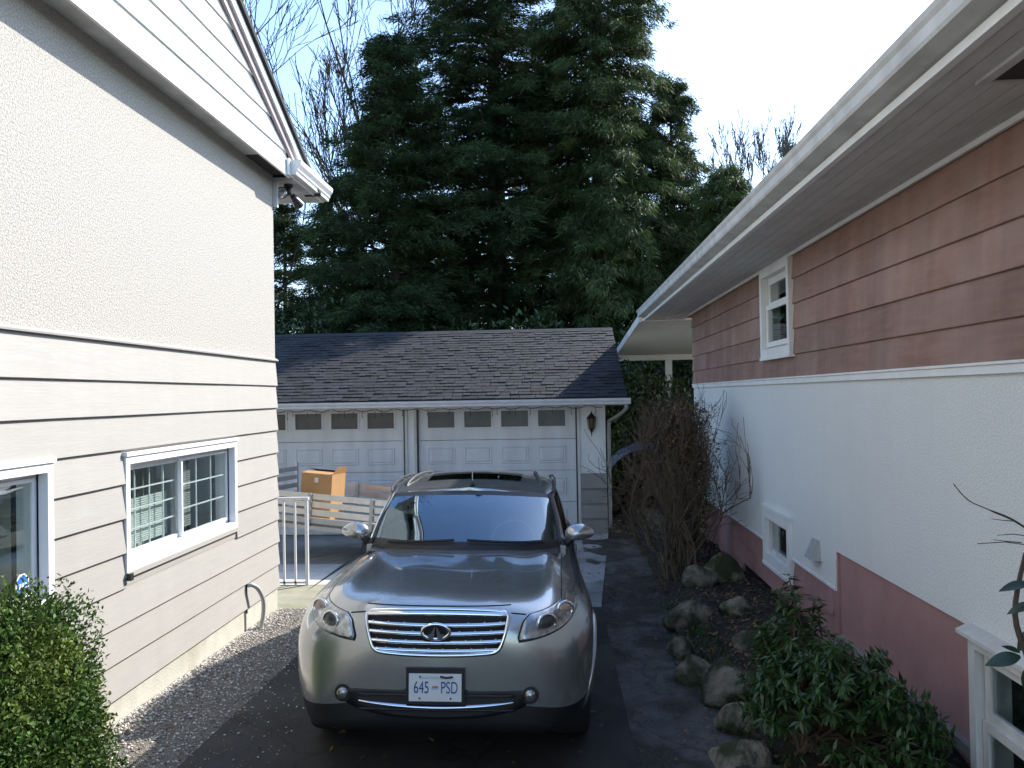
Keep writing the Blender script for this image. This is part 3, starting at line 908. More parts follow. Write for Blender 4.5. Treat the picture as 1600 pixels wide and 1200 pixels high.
# frames beside the doors
for d in DO:
    for (a, b) in ((d[0] - .045, d[0]), (d[1], d[1] + .045)):
        boxo('door_jamb', 'weathered_white', GA, a, b, GY - .03, GY - .001, GZ, DT + .045)
        m = (a + b) / 2
        boxo('weather_strip', 'metal_black', GA, (d[0] + .002 if a < d[0] else d[1] - .024), (d[0] + .024 if a < d[0] else d[1] - .002), GY - .022, GY + .03, GZ, DT)
    boxo('door_head', 'white_paint', GA, d[0] - .045, d[1] + .045, GY - .025, GY - .001, DT + .046, DT + .09)
    # door: four hinged sections
    ds = MB()
    H = (DT - GZ) / 4
    for i in range(4):
        ds.box(d[0] + .025, d[1] - .025, GY + .04, GY + .085, GZ + i * H + .004, GZ + (i + 1) * H - .004) if i < 3 else None
    w4 = (d[1] - d[0] - .05) / 4
    wins = []
    for j in range(4):
        cx = d[0] + .19 + 0.23 + j * 0.638
        wins.append((cx - .232, cx + .232, DT - 0.320, DT - 0.045))
    # top section with four window openings
    ztop0, ztop1 = GZ + 3 * H + .004, DT - .004
    xs = sorted([d[0] + .025, d[1] - .025] + [w[0] for w in wins] + [w[1] for w in wins])
    for a, b in zip(xs, xs[1:]):
        hit = [w for w in wins if w[0] <= a + 1e-6 and b <= w[1] + 1e-6]
        if hit:
            ds.box(a, b, GY + .04, GY + .085, ztop0, hit[0][2])
            ds.box(a, b, GY + .04, GY + .085, hit[0][3], ztop1)
        else:
            ds.box(a, b, GY + .04, GY + .085, ztop0, ztop1)
    ds.box(d[0] + .025, d[1] - .025, GY + .086, GY + .10, GZ, ztop0 - .05)
    door = ds.build('garage_door', 'door_white', GA)
    for w in wins:
        f = MB()
        e = .028
        for (a, b, c, g) in ((w[0] - e, w[1] + e, w[3], w[3] + e), (w[0] - e, w[1] + e, w[2] - e, w[2]), (w[0] - e, w[0], w[2], w[3]), (w[1], w[1] + e, w[2], w[3])):
            f.box(a, b, GY + .028, GY + .0395, c, g)
        f.build('window_frame', 'door_white', door)
        boxo('window_pane', 'garage_glass', door, w[0], w[1], GY + .055, GY + .06, w[2], w[3])
    for i in range(3):
        for w in wins:
            zc = GZ + (i + .5) * H
            a, b, c, g = w[0] - .005, w[1] + .005, zc - .145, zc + .145
            p = MB()
            o, q = 0.0, .03
            # raised panel: recessed groove ring then a bevelled field
            def ring(x0, x1, z0, z1, y):
                return [(x0, y, z0), (x1, y, z0), (x1, y, z1), (x0, y, z1)]
            rs = [ring(a, b, c, g, GY + .0395), ring(a + .012, b - .012, c + .012, g - .012, GY + .027), ring(a + .03, b - .03, c + .03, g - .03, GY + .036), ring(a + .055, b - .055, c + .055, g - .055, GY + .024)]
            vv = sum(rs, [])
            ff = [(12, 13, 14, 15)]
            for r_ in range(3):
                for k in range(4):
                    ff.append((r_ * 4 + k, r_ * 4 + (k + 1) % 4, r_ * 4 + 4 + (k + 1) % 4, r_ * 4 + 4 + k))
            p.add(vv, ff)
            p.build('panel', 'door_white', door)
boxo('interior_back', 'grey_room', GA, gL + .2, gR - .2, 19.6, 19.7, GZ, 1.9)
boxo('floor', 'concrete', GA, gL + .16, gR - .16, GY + .155, 19.8, GZ - .05, GZ - .01)
# grey lap siding on the pier right of the doors and the middle pier
for (a, b) in ((0.385, 0.83), (-2.588, -2.478)):
    for i in range(4):
        z0, z1 = GZ + 0.0 + i * 0.255, GZ + (i + 1) * 0.255
        j = MB()
        v = [(a, GY - .001, z0), (b, GY - .001, z0), (b, GY - .045, z0), (a, GY - .045, z0), (a, GY - .001, z1), (b, GY - .001, z1), (b, GY - .012, z1), (a, GY - .012, z1)]
        j.add(v, [(0, 3, 2, 1), (4, 5, 6, 7), (2, 3, 7, 6), (0, 4, 7, 3), (1, 2, 6, 5)])
        j.build('siding_board', 'board_grey', GA)
# roof
EY, EZ = 13.83, 2.03
RY, RZg = 17.15, 3.42
rL, rR = -6.6, 1.16
sl = Vector((0, RY - EY, RZg - EZ))
SLEN = sl.length
sd = sl.normalized()
sn = Vector((0, -sd.z, sd.y))
roof = MB().prism([(rL, EY, EZ - .03), (rL, RY, RZg - .03), (rL, RY, RZg - .006), (rL, EY, EZ - .006)], (rR - rL, 0, 0)).build('roof', 'roof_dark', GA)
MB().prism([(rL, 20.45, EZ - .03), (rL, RY, RZg - .032), (rL, RY, RZg + .01), (rL, 20.45, EZ + .01)], (rR - rL, 0, 0)).build('roof_rear', 'roof_dark', GA)
MB().prism([(rL, RY - .13, RZg - .04), (rL, RY, RZg + .022), (rL, RY + .13, RZg - .04)], (rR - rL, 0, 0)).build('ridge_cap', 'shingle', roof)
# shingle tabs: lowest courses one by one, the rest joined
TH = 0.142
def tab_mesh(w, th):
    L_ = TH * 1.25
    # local: x along eave, y up slope, z normal
    v = [(0.004, 0, 0.001), (w - .004, 0, 0.001), (w - .004, 0, th), (0.004, 0, th), (0.004, L_, 0.0), (w - .004, L_, 0.0), (w - .004, L_, 0.003), (0.004, L_, 0.003)]
    return v, [(0, 1, 2, 3), (3, 2, 6, 7), (0, 3, 7, 4), (1, 5, 6, 2), (4, 7, 6, 5)]
TABS = []
for (w, th) in ((.135, .020), (.175, .010), (.225, .018), (.27, .011), (.15, .013)):
    v, f = tab_mesh(w, th)
    tm = bpy.data.meshes.new('shingle')
    tm.from_pydata(v, [], f)
    tm.materials.append(MATS['shingle'])
    TABS.append((w, v, f, tm))
Mr = Matrix(((1, 0, 0), (0, sd.y, sn.y), (0, sd.z, sn.z)))
mass_v, mass_f = [], []
ncourse = int(SLEN / TH)
cnt = 0
for c in range(ncourse):
    x = rR
    while x > rL + 0.3:
        w, v, f, tm = random.choice(TABS)
        x -= w
        jit = random.uniform(-.010, .010)
        o = Vector((x, EY, EZ)) + sd * (c * TH + jit) + sn * random.uniform(0.0, 0.004)
        if x > -5.2 and cnt < 300 and x + w <= rR:
            ob = bpy.data.objects.new('shingle', tm)
            COL.objects.link(ob)
            ob.parent = roof
            ob.matrix_local = Matrix.Translation(o - OFF[GA]) @ Mr.to_4x4()
            cnt += 1
        else:
            n0 = len(mass_v)
            for p in v:
                mass_v.append(tuple(o + Mr @ Vector(p)))
            mass_f += [tuple(i + n0 for i in q) for q in f]
mm = MB()
mm.v, mm.f = mass_v, mass_f
mm.build('shingles', 'shingle_mass', roof, kind='stuff')
# barge board on the right gable, gutter, downspout
MB().prism([(rR - .03, EY + .02, EZ - .17), (rR - .03, RY, RZg - .17), (rR - .03, RY, RZg - .032), (rR - .03, EY + .02, EZ - .032)], (0.028, 0, 0)).build('barge_board', 'metal_black', GA)
boxo('soffit', 'white_paint', GA, rL, rR - .035, EY + .03, GY - .001, EZ - .13, EZ - .11)
boxo('fascia', 'weathered_white', GA, rL, rR - .032, EY - .003, EY + .022, EZ - .135, EZ - .035)
prof = [(EY - .004, EZ - .125), (EY - .085, EZ - .115), (EY - .09, EZ - .085), (EY - .11, EZ - .05), (EY - .115, EZ - .02), (EY - .004, EZ - .02)]
MB().prism([(rL, a, z) for a, z in prof], (rR - rL + .05, 0, 0)).build('gutter', 'metal_white', GA)
MB().tube(smooth_pts([(1.13, EY - .05, EZ - .12), (1.13, EY - .04, EZ - .20), (1.02, EY + .25, EZ - .32), (0.90, GY - .06, EZ - .40), (0.875, GY - .03, EZ - .50), (0.875, GY - .03, 0.8), (0.875, GY - .03, GZ + .08)], 4), 0.030, 8).build('downspout', 'board_grey', GA, smooth=True)

# wall lantern
LN = thing('wall_lantern', 'small black wall lantern beside the right garage door', 'lantern', (0.58, GY - .001, 1.52))
lx, ly = 0.58, GY - .085
MB().box(lx - .03, lx + .03, GY - .018, GY - .001, 1.47, 1.70).build('backplate', 'bronze_black', LN)
MB().tube([(lx, GY - .01, 1.63), (lx, GY - .05, 1.70), (lx, ly, 1.73), (lx, ly, 1.69)], 0.010, 6).build('arm', 'bronze_black', LN)
MB().tube([(lx, ly, 1.80), (lx, ly, 1.76), (lx, ly, 1.74), (lx, ly, 1.69), (lx, ly, 1.66)], [.004, .012, .03, .075, .08], 8).build('cap', 'bronze_black', LN)
MB().tube([(lx, ly, 1.658), (lx, ly, 1.50)], [.068, .042], 6).build('glass_body', 'lamp_amber', LN)
cg = MB()
for k in range(6):
    a = k * math.pi / 3
    cg.tube([(lx + .071 * math.cos(a), ly + .071 * math.sin(a), 1.66), (lx + .046 * math.cos(a), ly + .046 * math.sin(a), 1.495)], .006, 4)
cg.build('cage', 'bronze_black', LN)
MB().tube([(lx, ly, 1.498), (lx, ly, 1.47), (lx, ly, 1.43), (lx, ly, 1.36)], [.05, .03, .012, .004], 8).build('finial', 'bronze_black', LN)

# string of lights under the gutter
SL = thing('string_lights', 'dark string of unlit fairy lights under the garage gutter', 'string lights', (-2.3, GY - .35, 1.88))
wire = MB()
bulbs = MB()
x = -5.4
pts = []
i = 0
zt = EZ - .135
while x < 0.85:
    pts.append((x, EY + .035, zt - (0.0 if i % 3 == 0 else random.uniform(.02, .05))))
    if i % 3 == 1 or random.random() < .25:
        d = random.uniform(.05, .12)
        wire.tube([(x, EY + .035, zt - .03), (x + random.uniform(-.015, .015), EY + .035, zt - .03 - d)], .004, 4)
        bulbs.ball((x, EY + .035, zt - .03 - d - .012), .008, .008, .016, 6, 4)
    x += random.uniform(.09, .16)
    i += 1
wire.tube(smooth_pts(pts, 3), .005, 4)
wire.build('wire', 'metal_black', SL)
bulbs.build('bulbs', 'lamp_dark', SL, kind='stuff')
# ------------------------------------------------------------------ the car (local: x to the right of the picture, y from nose to tail, z up)
CAR_Y = 4.63
CAR = thing('car', 'grey metallic sport utility car parked facing the camera on the drive', 'car', (-0.715, CAR_Y, gz(CAR_Y) + .004), local=True, rot=(math.atan(-0.026), R(1.1), R(0.9)))
CAR.scale = (0.962, 1.0, 1.0)
def pchip(xk, yk, x):
    xk, yk = np.asarray(xk, float), np.asarray(yk, float)
    h = np.diff(xk)
    d = np.diff(yk) / h
    m = np.zeros(len(xk))
    for i in range(1, len(xk) - 1):
        if d[i - 1] * d[i] > 0:
            w1, w2 = 2 * h[i] + h[i - 1], h[i] + 2 * h[i - 1]
            m[i] = (w1 + w2) / (w1 / d[i - 1] + w2 / d[i])
    m[0], m[-1] = d[0], d[-1]
    i = np.clip(np.searchsorted(xk, x) - 1, 0, len(xk) - 2)
    t = (x - xk[i]) / h[i]
    return (2 * t**3 - 3 * t**2 + 1) * yk[i] + (t**3 - 2 * t**2 + t) * h[i] * m[i] + (-2 * t**3 + 3 * t**2) * yk[i + 1] + (t**3 - t**2) * h[i] * m[i + 1]
yk = [0, .02, .06, .12, .20, .34, .55, .87, 1.3, 1.75, 2.4, 3.2, 3.9, 4.35, 4.62, 4.75, 4.80]
wk = [.40, .58, .715, .80, .86, .915, .95, .965, .955, .940, .935, .94, .955, .93, .87, .78, .55]
tk = [.85, .925, .972, 1.0, 1.018, 1.036, 1.055, 1.072, 1.088, 1.095, 1.10, 1.11, 1.13, 1.12, 1.08, 1.0, .85]
mk_ = [.60, .60, .60, .61, .62, .64, .67, .70, .72, .72, .72, .74, .76, .78, .74, .68, .62]
bk = [.36, .32, .29, .27, .26, .25, .25, .25, .25, .25, .25, .25, .26, .28, .32, .38, .46]
nk = [2.4, 2.6, 2.8, 3.0, 3.1, 3.2, 3.2, 3.2, 3.2, 3.3, 3.4, 3.4, 3.2, 3.0, 2.8, 2.6, 2.4]
ys = np.unique(np.concatenate([np.linspace(0, .06, 7), np.linspace(.06, .4, 18), np.linspace(.4, 4.4, 81), np.linspace(4.4, 4.8, 16)]))
w_, t_, m_, b_, n_ = (pchip(yk, k, ys) for k in (wk, tk, mk_, bk, nk))
LOW, UPN = 12, 34
rows = []
for y, w, zt, zm, zb, n in zip(ys, w_, t_, m_, b_, n_):
    half = []
    half.append((0.0, zb + .0))
    half.append((w * .75, zb))
    for i in range(LOW):
        f = i / (LOW)
        z = zb + .02 + (zm - zb - .02) * f
        x = w * (1 - .085 * (1 - f) ** 2.2)
        half.append((x, z))
    for i in range(UPN + 1):
        a = math.pi / 2 * i / UPN
        x = w * max(math.cos(a), 0) ** (2 / n)
        z = zm + (zt - zm) * max(math.sin(a), 0) ** (2 / n)
        # raised front wings and a faint centre bulge on the bonnet
        if .12 < y < 1.7:
            fade = min(1, (y - .12) / .35) * min(1, (1.7 - y) / .3)
            z += fade * (.020 * math.exp(-((x - .66) / .10) ** 2) * math.sin(a) - .010 * math.exp(-((x - .48) / .10) ** 2))
        # waist crease along the flank
        half.append((x, z))
    rows.append(half)
NP = len(rows[0])
body_v, body_f = [], []
for y, half in zip(ys, rows):
    for (x, z) in half:
        body_v.append((x, y, z))
nrow = len(rows)
for r in range(nrow - 1):
    for k in range(NP - 1):
        a = r * NP + k
        body_f.append((a, a + 1, a + NP + 1, a + NP))
# noses: close front and rear with a fan
body_v.append((0, -.004, .60))
c0 = len(body_v) - 1
for k in range(NP - 1):
    body_f.append((c0, k + 1, k))
body_v.append((0, 4.804, .66))
c1 = len(body_v) - 1
for k in range(NP - 1):
    body_f.append((c1, (nrow - 1) * NP + k, (nrow - 1) * NP + k + 1))
# mirror
nv0 = len(body_v)
V = np.array(body_v)
Vm = V * np.array([-1, 1, 1])
F_all = [tuple(f) for f in body_f] + [tuple(i + nv0 for i in f[::-1]) for f in body_f]
V = np.concatenate([V, Vm])
bvh = BVHTree.FromPolygons([Vector(p) for p in V], F_all)
AX = (.90, 3.75)
def face_kind(f):
    c = V[list(f)].mean(0)
    for ay in AX:
        if (c[1] - ay) ** 2 + (c[2] - .36) ** 2 < .405 ** 2 and abs(c[0]) > .55:
            return 'cut'
    if 1.62 < c[1] < 4.45 and abs(c[0]) < .74 and c[2] > .95:
        return 'cut'
    return 'body'
row_black = 2 + 5
paint, black = [], []
for idx, f in enumerate(F_all):
    if face_kind(f) == 'cut':
        continue
    c = V[list(f)].mean(0)
    f0 = [i % nv0 for i in f]
    ks = [i % NP for i in f0 if i < nrow * NP]
    (black if max(ks) <= row_black else paint).append(f)
def sub_mesh(faces, name, m, smooth=True, parent=CAR):
    used = sorted({i for f in faces for i in f})
    mp_ = {o: n for n, o in enumerate(used)}
    mb = MB()
    mb.v = [tuple(V[i]) for i in used]
    mb.f = [tuple(mp_[i] for i in f) for f in faces]
    o = mb.build(name, m, parent, smooth=smooth)
    import bmesh
    bm = bmesh.new()
    bm.from_mesh(o.data)
    bmesh.ops.remove_doubles(bm, verts=bm.verts, dist=.0004)
    bmesh.ops.recalc_face_normals(bm, faces=bm.faces)
    bm.to_mesh(o.data)
    bm.free()
    return o
BODY = sub_mesh(paint, 'body', 'car_paint')
sub_mesh(black, 'underbody', 'car_black')

def front_y(x, z):
    for e in (0, 7e-4, -7e-4, 2e-3):
        h = bvh.ray_cast(Vector((x + 1.3e-4 + e, -2, z + e)), Vector((0, 1, 0)))
        if h[0] is not None:
            return h[0].y
    return None
def top_z(x, y):
    h = bvh.ray_cast(Vector((x + 1.3e-4, y + 1.1e-4, 3)), Vector((0, 0, -1)))
    return h[0].z if h[0] is not None else None
def resample(poly, n):
    p = [Vector((*q, 0)) for q in poly]
    seg = [(p[(i + 1) % len(p)] - p[i]).length for i in range(len(p))]
    tot = sum(seg)
    out = []
    for k in range(n):
        d = tot * k / n
        i = 0
        while d > seg[i]:
            d -= seg[i]
            i += 1
        q = p[i].lerp(p[(i + 1) % len(p)], d / seg[i])
        out.append((q.x, q.y))
    return out
def rounded(poly, it=2):
    for _ in range(it):
        q = []
        for i in range(len(poly)):
            a, b = poly[i], poly[(i + 1) % len(poly)]
            q.append((a[0] * .8 + b[0] * .2, a[1] * .8 + b[1] * .2))
            q.append((a[0] * .2 + b[0] * .8, a[1] * .2 + b[1] * .8))
        poly = q
    return poly
def patch(name, m, poly, off, parent, mirror=1, rings=6, n=64, dome=0.0, edge=True, rnd=2):
    """skin patch lying on the nose, outline given in (x,z)"""
    pl = resample(rounded(poly, rnd), n)
    cx = sum(p[0] for p in pl) / n
    cz = sum(p[1] for p in pl) / n
    mb = MB()
    for r in range(rings + 1):
        t = 1 - r / rings
        for (x, z) in pl:
            X, Z = cx + (x - cx) * t, cz + (z - cz) * t
            y = front_y(X, Z)
            if y is None:
                y = .3
            mb.v.append((X * mirror, y - off - dome * (1 - t * t), Z))
    for r in range(rings):
        for k in range(n):
            a, b = r * n + k, r * n + (k + 1) % n
            q = (a, b, b + n, a + n)
            mb.f.append(q if mirror > 0 else q[::-1])
    if edge:
        e0 = len(mb.v)
        for (x, z) in pl:
            y = front_y(x, z)
            y = .3 if y is None else y
            mb.v.append((x * mirror, y + .012, z))
        for k in range(n):
            a, b = k, (k + 1) % n
            q = (a, e0 + a, e0 + b, b)
            mb.f.append(q if mirror > 0 else q[::-1])
    return mb.build(name, m, parent, smooth=True)
def surf_strip(name, m, line, r, parent, off=.0, sides=6):
    pts = []
    for (x, z) in line:
        y = front_y(x, z)
        if y is not None:
            pts.append((x, y - off, z))
    return MB().tube(pts, r, sides).build(name, m, parent, smooth=True)

# grille
gt, gb_ = .962, .745
GP = [(-.425, gt - .005), (-.25, gt + .008), (0, gt + .012), (.25, gt + .008), (.425, gt - .005), (.405, gt - .10), (.372, gb_ + .022), (.33, gb_), (.18, gb_ - .012), (0, gb_ - .016), (-.18, gb_ - .012), (-.33, gb_), (-.372, gb_ + .022), (-.405, gt - .10)]
GR = patch('grille', 'car_gap', GP, .004, CAR, n=96, rnd=1)
sc = lambda P, k: [(x * k, (z - .83) * k + .82) for x, z in P]
out = resample(rounded(GP, 1), 110)
ring = [(x, z) for x, z in out] + [out[0]]
pts = [(x, front_y(x, z) - .008, z) for x, z in ring]
MB().tube(pts, .0115, 8, cap=False).build('surround', 'chrome', GR, smooth=True)
def gx_at(z):
    if z > gt - .10:
        return .405 + (z - gt + .10) / .10 * .018
    return .372 + (z - gb_ - .022) / (gt - .10 - gb_ - .022) * .033
for i, z in enumerate((.942, .902, .858, .810, .764)):
    hw = gx_at(z) - .008
    h = .017 if i == 0 else .0105
    mb = MB()
    n = 40
    for k in range(n + 1):
        x = -hw + 2 * hw * k / n
        bow = .010 * (1 - (x / hw) ** 2) * (1 if i == 0 else -.9)
        y = front_y(x, z + bow)
        for (dy, dz) in ((-.006, h), (-.017, h * .3), (-.015, -h * .8), (-.004, -h)):
            mb.v.append((x, y + dy, z + bow + dz))
    for k in range(n):
        for q in range(3):
            a = k * 4 + q
            mb.f.append((a, a + 4, a + 5, a + 1))
    mb.build('slat', 'chrome', GR, smooth=True)
    if i:
        for k in range(9 if i != 2 else 8):
            x = -hw + .03 + (2 * hw - .06) * (k + (.0 if i % 2 else .5)) / (8 if i % 2 else 8)
            if abs(x) > hw - .01 or (i in (1, 2, 3) and abs(x) < .10):
                continue
            bow = -.009 * (1 - (x / hw) ** 2)
            MB().ball((x, front_y(x, z + bow) - .012, z + bow + h + .003), .005, .006, .005, 8, 5).build('stud', 'chrome', GR, smooth=True)
# emblem: oval ring with the two strokes meeting at a vanishing point
ez = .866
ey = front_y(0, ez) - .030
EM = MB()
n = 48
for k in range(n):
    a = 2 * math.pi * k / n
    for j in range(8):
        b = 2 * math.pi * j / 8
        rr = .0105
        EM.v.append(((.080 + rr * math.cos(b)) * math.cos(a), ey - rr * .7 * math.sin(b), ez + (.040 + rr * math.cos(b)) * math.sin(a)))
for k in range(n):
    for j in range(8):
        EM.f.append((k * 8 + j, ((k + 1) % n) * 8 + j, ((k + 1) % n) * 8 + (j + 1) % 8, k * 8 + (j + 1) % 8))
emo = EM.build('emblem', 'chrome', GR, smooth=True)
MB().tube([(0, ey + .003, ez), (0, ey + .006, ez)], .001, 6)
bk_ = MB()
bk_.prism([(.083 * math.cos(2 * math.pi * k / 40), ey + .008, ez + .043 * math.sin(2 * math.pi * k / 40)) for k in range(40)], (0, .020, 0))
bk_.build('emblem_back', 'car_gap', GR)
for s in (-1, 1):
    q = MB()
    q.prism([(s * .002, ey - .008, ez + .034), (s * .012, ey - .008, ez - .046), (s * .040, ey - .008, ez - .034), (s * .056, ey - .008, ez - .016), (s * .030, ey - .008, ez - .012)], (0, .014, 0))
    q.build('emblem_stroke', 'chrome', GR)

# headlamps
HP = [(.470, .800), (.565, .812), (.66, .834), (.755, .868), (.835, .915), (.868, .965), (.872, 1.000), (.842, 1.012), (.775, .985), (.66, .957), (.515, .937)]
def shrink(P, d):
    cx = sum(p[0] for p in P) / len(P); cz = sum(p[1] for p in P) / len(P)
    return [(cx + (x - cx) * d, cz + (z - cz) * d) for x, z in P]
for s in (-1, 1):
    HL = patch('headlight', 'car_gap', shrink(HP, 1.03), .0025, CAR, mirror=s, rnd=1)
    patch('reflector', 'lamp_reflector', shrink(HP, .975), .006, HL, mirror=s, rnd=1)
    for (x, z, r, mm_) in ((.645, .893, .050, 'lamp_dark'), (.757, .932, .045, 'lamp_orange')):
        y = front_y(x, z)
        mb = MB()
        for k in range(28):
            a = 2 * math.pi * k / 28
            for j in range(8):
                b = 2 * math.pi * j / 8
                mb.v.append((s * (x + (r + .010 * math.cos(b)) * math.cos(a)), y - .006 - .012 * math.sin(b) + (.55 * r * math.cos(a)), z + (r + .010 * math.cos(b)) * math.sin(a)))
        for k in range(28):
            for j in range(8):
                mb.f.append((k * 8 + j, ((k + 1) % 28) * 8 + j, ((k + 1) % 28) * 8 + (j + 1) % 8, k * 8 + (j + 1) % 8))
        mb.build('lamp_ring', 'chrome', HL, smooth=True)
        b2 = MB().ball((0, 0, 0), r * .92, .022, r * .92, 20, 12)
        b2.v = [(s * (x + p[0]), y - .006 + p[1] + .55 * p[0], z + p[2]) for p in b2.v]
        b2.build('projector', mm_, HL, smooth=True)
    patch('cover_glass', 'lamp_glass', shrink(HP, .985), .010, HL, mirror=s, dome=.020, edge=False, rnd=1)

# lower intake, chrome strip, fog lamps
LI = patch('lower_intake', 'car_black', [(-.56, .54), (-.3, .537), (0, .535), (.3, .537), (.56, .54), (.54, .45), (.30, .39), (0, .375), (-.30, .39), (-.54, .45)], .004, CAR, n=96)
for z in (.51, .43):
    surf_strip('intake_bar', 'car_black', [(x, z) for x in np.linspace(-.46, .46, 30)], .008, LI, .006)
mb = MB()
for x in np.linspace(-.45, .45, 40):
    z = .478 - .034 * (1 - (x / .45) ** 2)
    y = front_y(x, z)
    h = .011 * (1 - .8 * abs(x / .45) ** 4)
    for (dy, dz) in ((-.006, h), (-.022, h * .3), (-.020, -h * .6), (-.005, -h)):
        mb.v.append((x, y + dy, z + dz))
for k in range(39):
    for q in range(3):
        a = k * 4 + q
        mb.f.append((a, a + 4, a + 5, a + 1))
mb.build('chrome_strip', 'chrome', CAR, smooth=True)
for s in (-1, 1):
    fx, fz = .548, .510
    y = front_y(fx, fz)
    FG = MB().tube([(s * fx, y + .03, fz), (s * fx, y - .008, fz)], [.056, .048], 24).build('fog_lamp', 'car_black', CAR, smooth=False)
    MB().ball((s * fx, y - .010, fz), .034, .016, .034, 20, 10).build('lens', 'lamp_reflector', FG, smooth=True)
    MB().ball((s * fx, y - .012, fz), .037, .021, .037, 20, 10).build('lens_cover', 'lamp_glass', FG, smooth=True)

# number plate
pz0 = .568
py = min(front_y(-.15, .62), front_y(0, .60), front_y(.15, .62), front_y(0, .5)) - .022
PL = MB().box(-.170, .170, py - .004, py + .05, pz0 - .100, pz0 + .098).build('plate_holder', 'car_black', CAR)
pb = MB().box(-.1525, .1525, py - .0085, py - .0045, pz0 - .083, pz0 + .069).build('plate', 'plate_white', PL)
Mt = Matrix(((1, 0, 0, 0), (0, 0, 1, py - .0092), (0, 1, 0, pz0 - .012), (0, 0, 0, 1)))
def put(body, size, m, x, z, sx, name):
    M4 = Matrix(((1, 0, 0, x), (0, 0, -1, py - .0094), (0, 1, 0, z), (0, 0, 0, 1)))
    o = text_obj(body, size, m, PL, M4, name, sx)
    return o
put('645', .093, 'plate_blue', -.080, pz0 - .010, .66, 'plate_number')
put('PSD', .093, 'plate_blue', .082, pz0 - .010, .64, 'plate_number')
put('Beautiful British Columbia', .020, 'plate_pale_blue', .0, pz0 + .047, .86, 'plate_slogan')
MB().box(-.017, .017, py - .0098, py - .009, pz0 - .008, pz0 + .001).build('plate_flag', 'plate_red', PL)
MB().box(-.020, .018, py - .0098, py - .009, pz0 - .017, pz0 - .010).build('plate_flag', 'plate_pale_blue', PL)
for (x, z) in ((-.09, pz0 - .066), (.09, pz0 - .066), (-.088, pz0 + .052), (.10, pz0 + .052)):
    MB().tube([(x, py - .0086, z), (x, py - .0125, z)], .0052, 8).build('plate_screw', 'metal_black', PL)
MB().tube([(.030, py - .012, pz0 + .055), (.06, py - .014, pz0 + .049), (.100, py - .012, pz0 + .052)], .006, 6).build('plate_clip', 'metal_black', PL)

# panel gaps: bonnet shut lines
for s in (-1, 1):
    line = [(s * .435, .950), (s * .47, .946), (s * .52, .940)]
    surf_strip('bonnet_gap', 'car_gap', line, .0045, CAR, 0)
    pts = []
    for t in np.linspace(0, 1, 40):
        x = .735 + .03 * t
        y = .30 + 1.38 * t
        z = top_z(x, y)
        if z:
            pts.append((s * x, y, z))
    MB().tube(pts, .0040, 6).build('bonnet_gap', 'car_gap', CAR)
pts = [(x, front_y(x, gt + .022), gt + .022) for x in np.linspace(-.43, .43, 40)]
MB().tube(pts, .0042, 6).build('bonnet_gap', 'car_gap', CAR)
# bumper crease shadow line
for s in (-1, 1):
    line = [(s * x, .56 + .02 * (x - .2)) for x in np.linspace(.62, .90, 20)]

# greenhouse
base_half, top_half, tag_ = [], [], []
def lerp(a, b, t):
    return tuple(a[i] + (b[i] - a[i]) * t for i in range(3))
NWS = 14
for i in range(NWS + 1):
    t = i / NWS
    base_half.append((.755 * t, 1.40 + .33 * t ** 2.2, 1.098 - .012 * t))
    top_half.append((.675 * t, 2.10 + .15 * t ** 2.2, 1.462 - .040 * t ** 2))
    tag_.append('W')
tag_[-1] = 'P'
side_b = [(.795, 1.80, 1.085), (.835, 2.15, 1.085), (.845, 2.75, 1.095), (.845, 2.83, 1.097), (.84, 3.5, 1.115), (.83, 3.6, 1.12), (.79, 4.15, 1.15), (.70, 4.42, 1.15)]
side_t = [(.700, 2.32, 1.428), (.715, 2.50, 1.462), (.715, 2.86, 1.492), (.715, 2.93, 1.494), (.70, 3.42, 1.485), (.695, 3.50, 1.48), (.655, 3.85, 1.44), (.60, 4.0, 1.42)]
side_tag = ['S', 'S', 'P', 'S', 'P', 'S', 'P', 'R']
base_half += side_b
top_half += side_t
tag_ += side_tag
for i in range(1, 9):
    t = i / 8
    base_half.append((.70 * (1 - t), 4.42 + .16 * t ** .6, 1.15))
    top_half.append((.60 * (1 - t), 4.0 + .10 * t ** .6, 1.42 + .03 * t))
    tag_.append('R')
NV = 10
def gh_point(i, v):
    b, t = base_half[i], top_half[i]
    p = [b[k] + (t[k] - b[k]) * v for k in range(3)]
    bulge = .028 * math.sin(math.pi * v)
    n = math.hypot(p[0], 0) + 1e-6
    p[0] *= 1 + bulge * .5
    p[2] += bulge * (.9 if tag_[min(i, len(tag_) - 1)] in 'WR' else .1)
    return tuple(p)
groups = {}
def quad(kind, pts):
    groups.setdefault(kind, MB()).add(pts, [(0, 1, 2, 3)])
for s in (-1, 1):
    for i in range(len(base_half) - 1):
        for j in range(NV):
            v0, v1 = j / NV, (j + 1) / NV
            kind = tag_[i]
            if kind == 'W' and v1 > .999:
                kind = 'H'
            if kind == 'W' and v0 < .001:
                kind = 'K'
            if kind in 'SR' and (v0 < .05 or v1 > .95):
                kind = 'P'
            q = [gh_point(i, v0), gh_point(i + 1, v0), gh_point(i + 1, v1), gh_point(i, v1)]
            q = [(s * a, b, c) for a, b, c in q]
            quad(kind + ('' if kind not in 'S' else str(s)), q if s > 0 else q[::-1])
        # skirt down into the body
        b0, b1 = base_half[i], base_half[i + 1]
        q = [(s * b0[0], b0[1], b0[2] - .14), (s * b1[0], b1[1], b1[2] - .14), (s * b1[0], b1[1], b1[2]), (s * b0[0], b0[1], b0[2])]
        quad('K' if tag_[i] == 'W' else 'P', q if s > 0 else q[::-1])
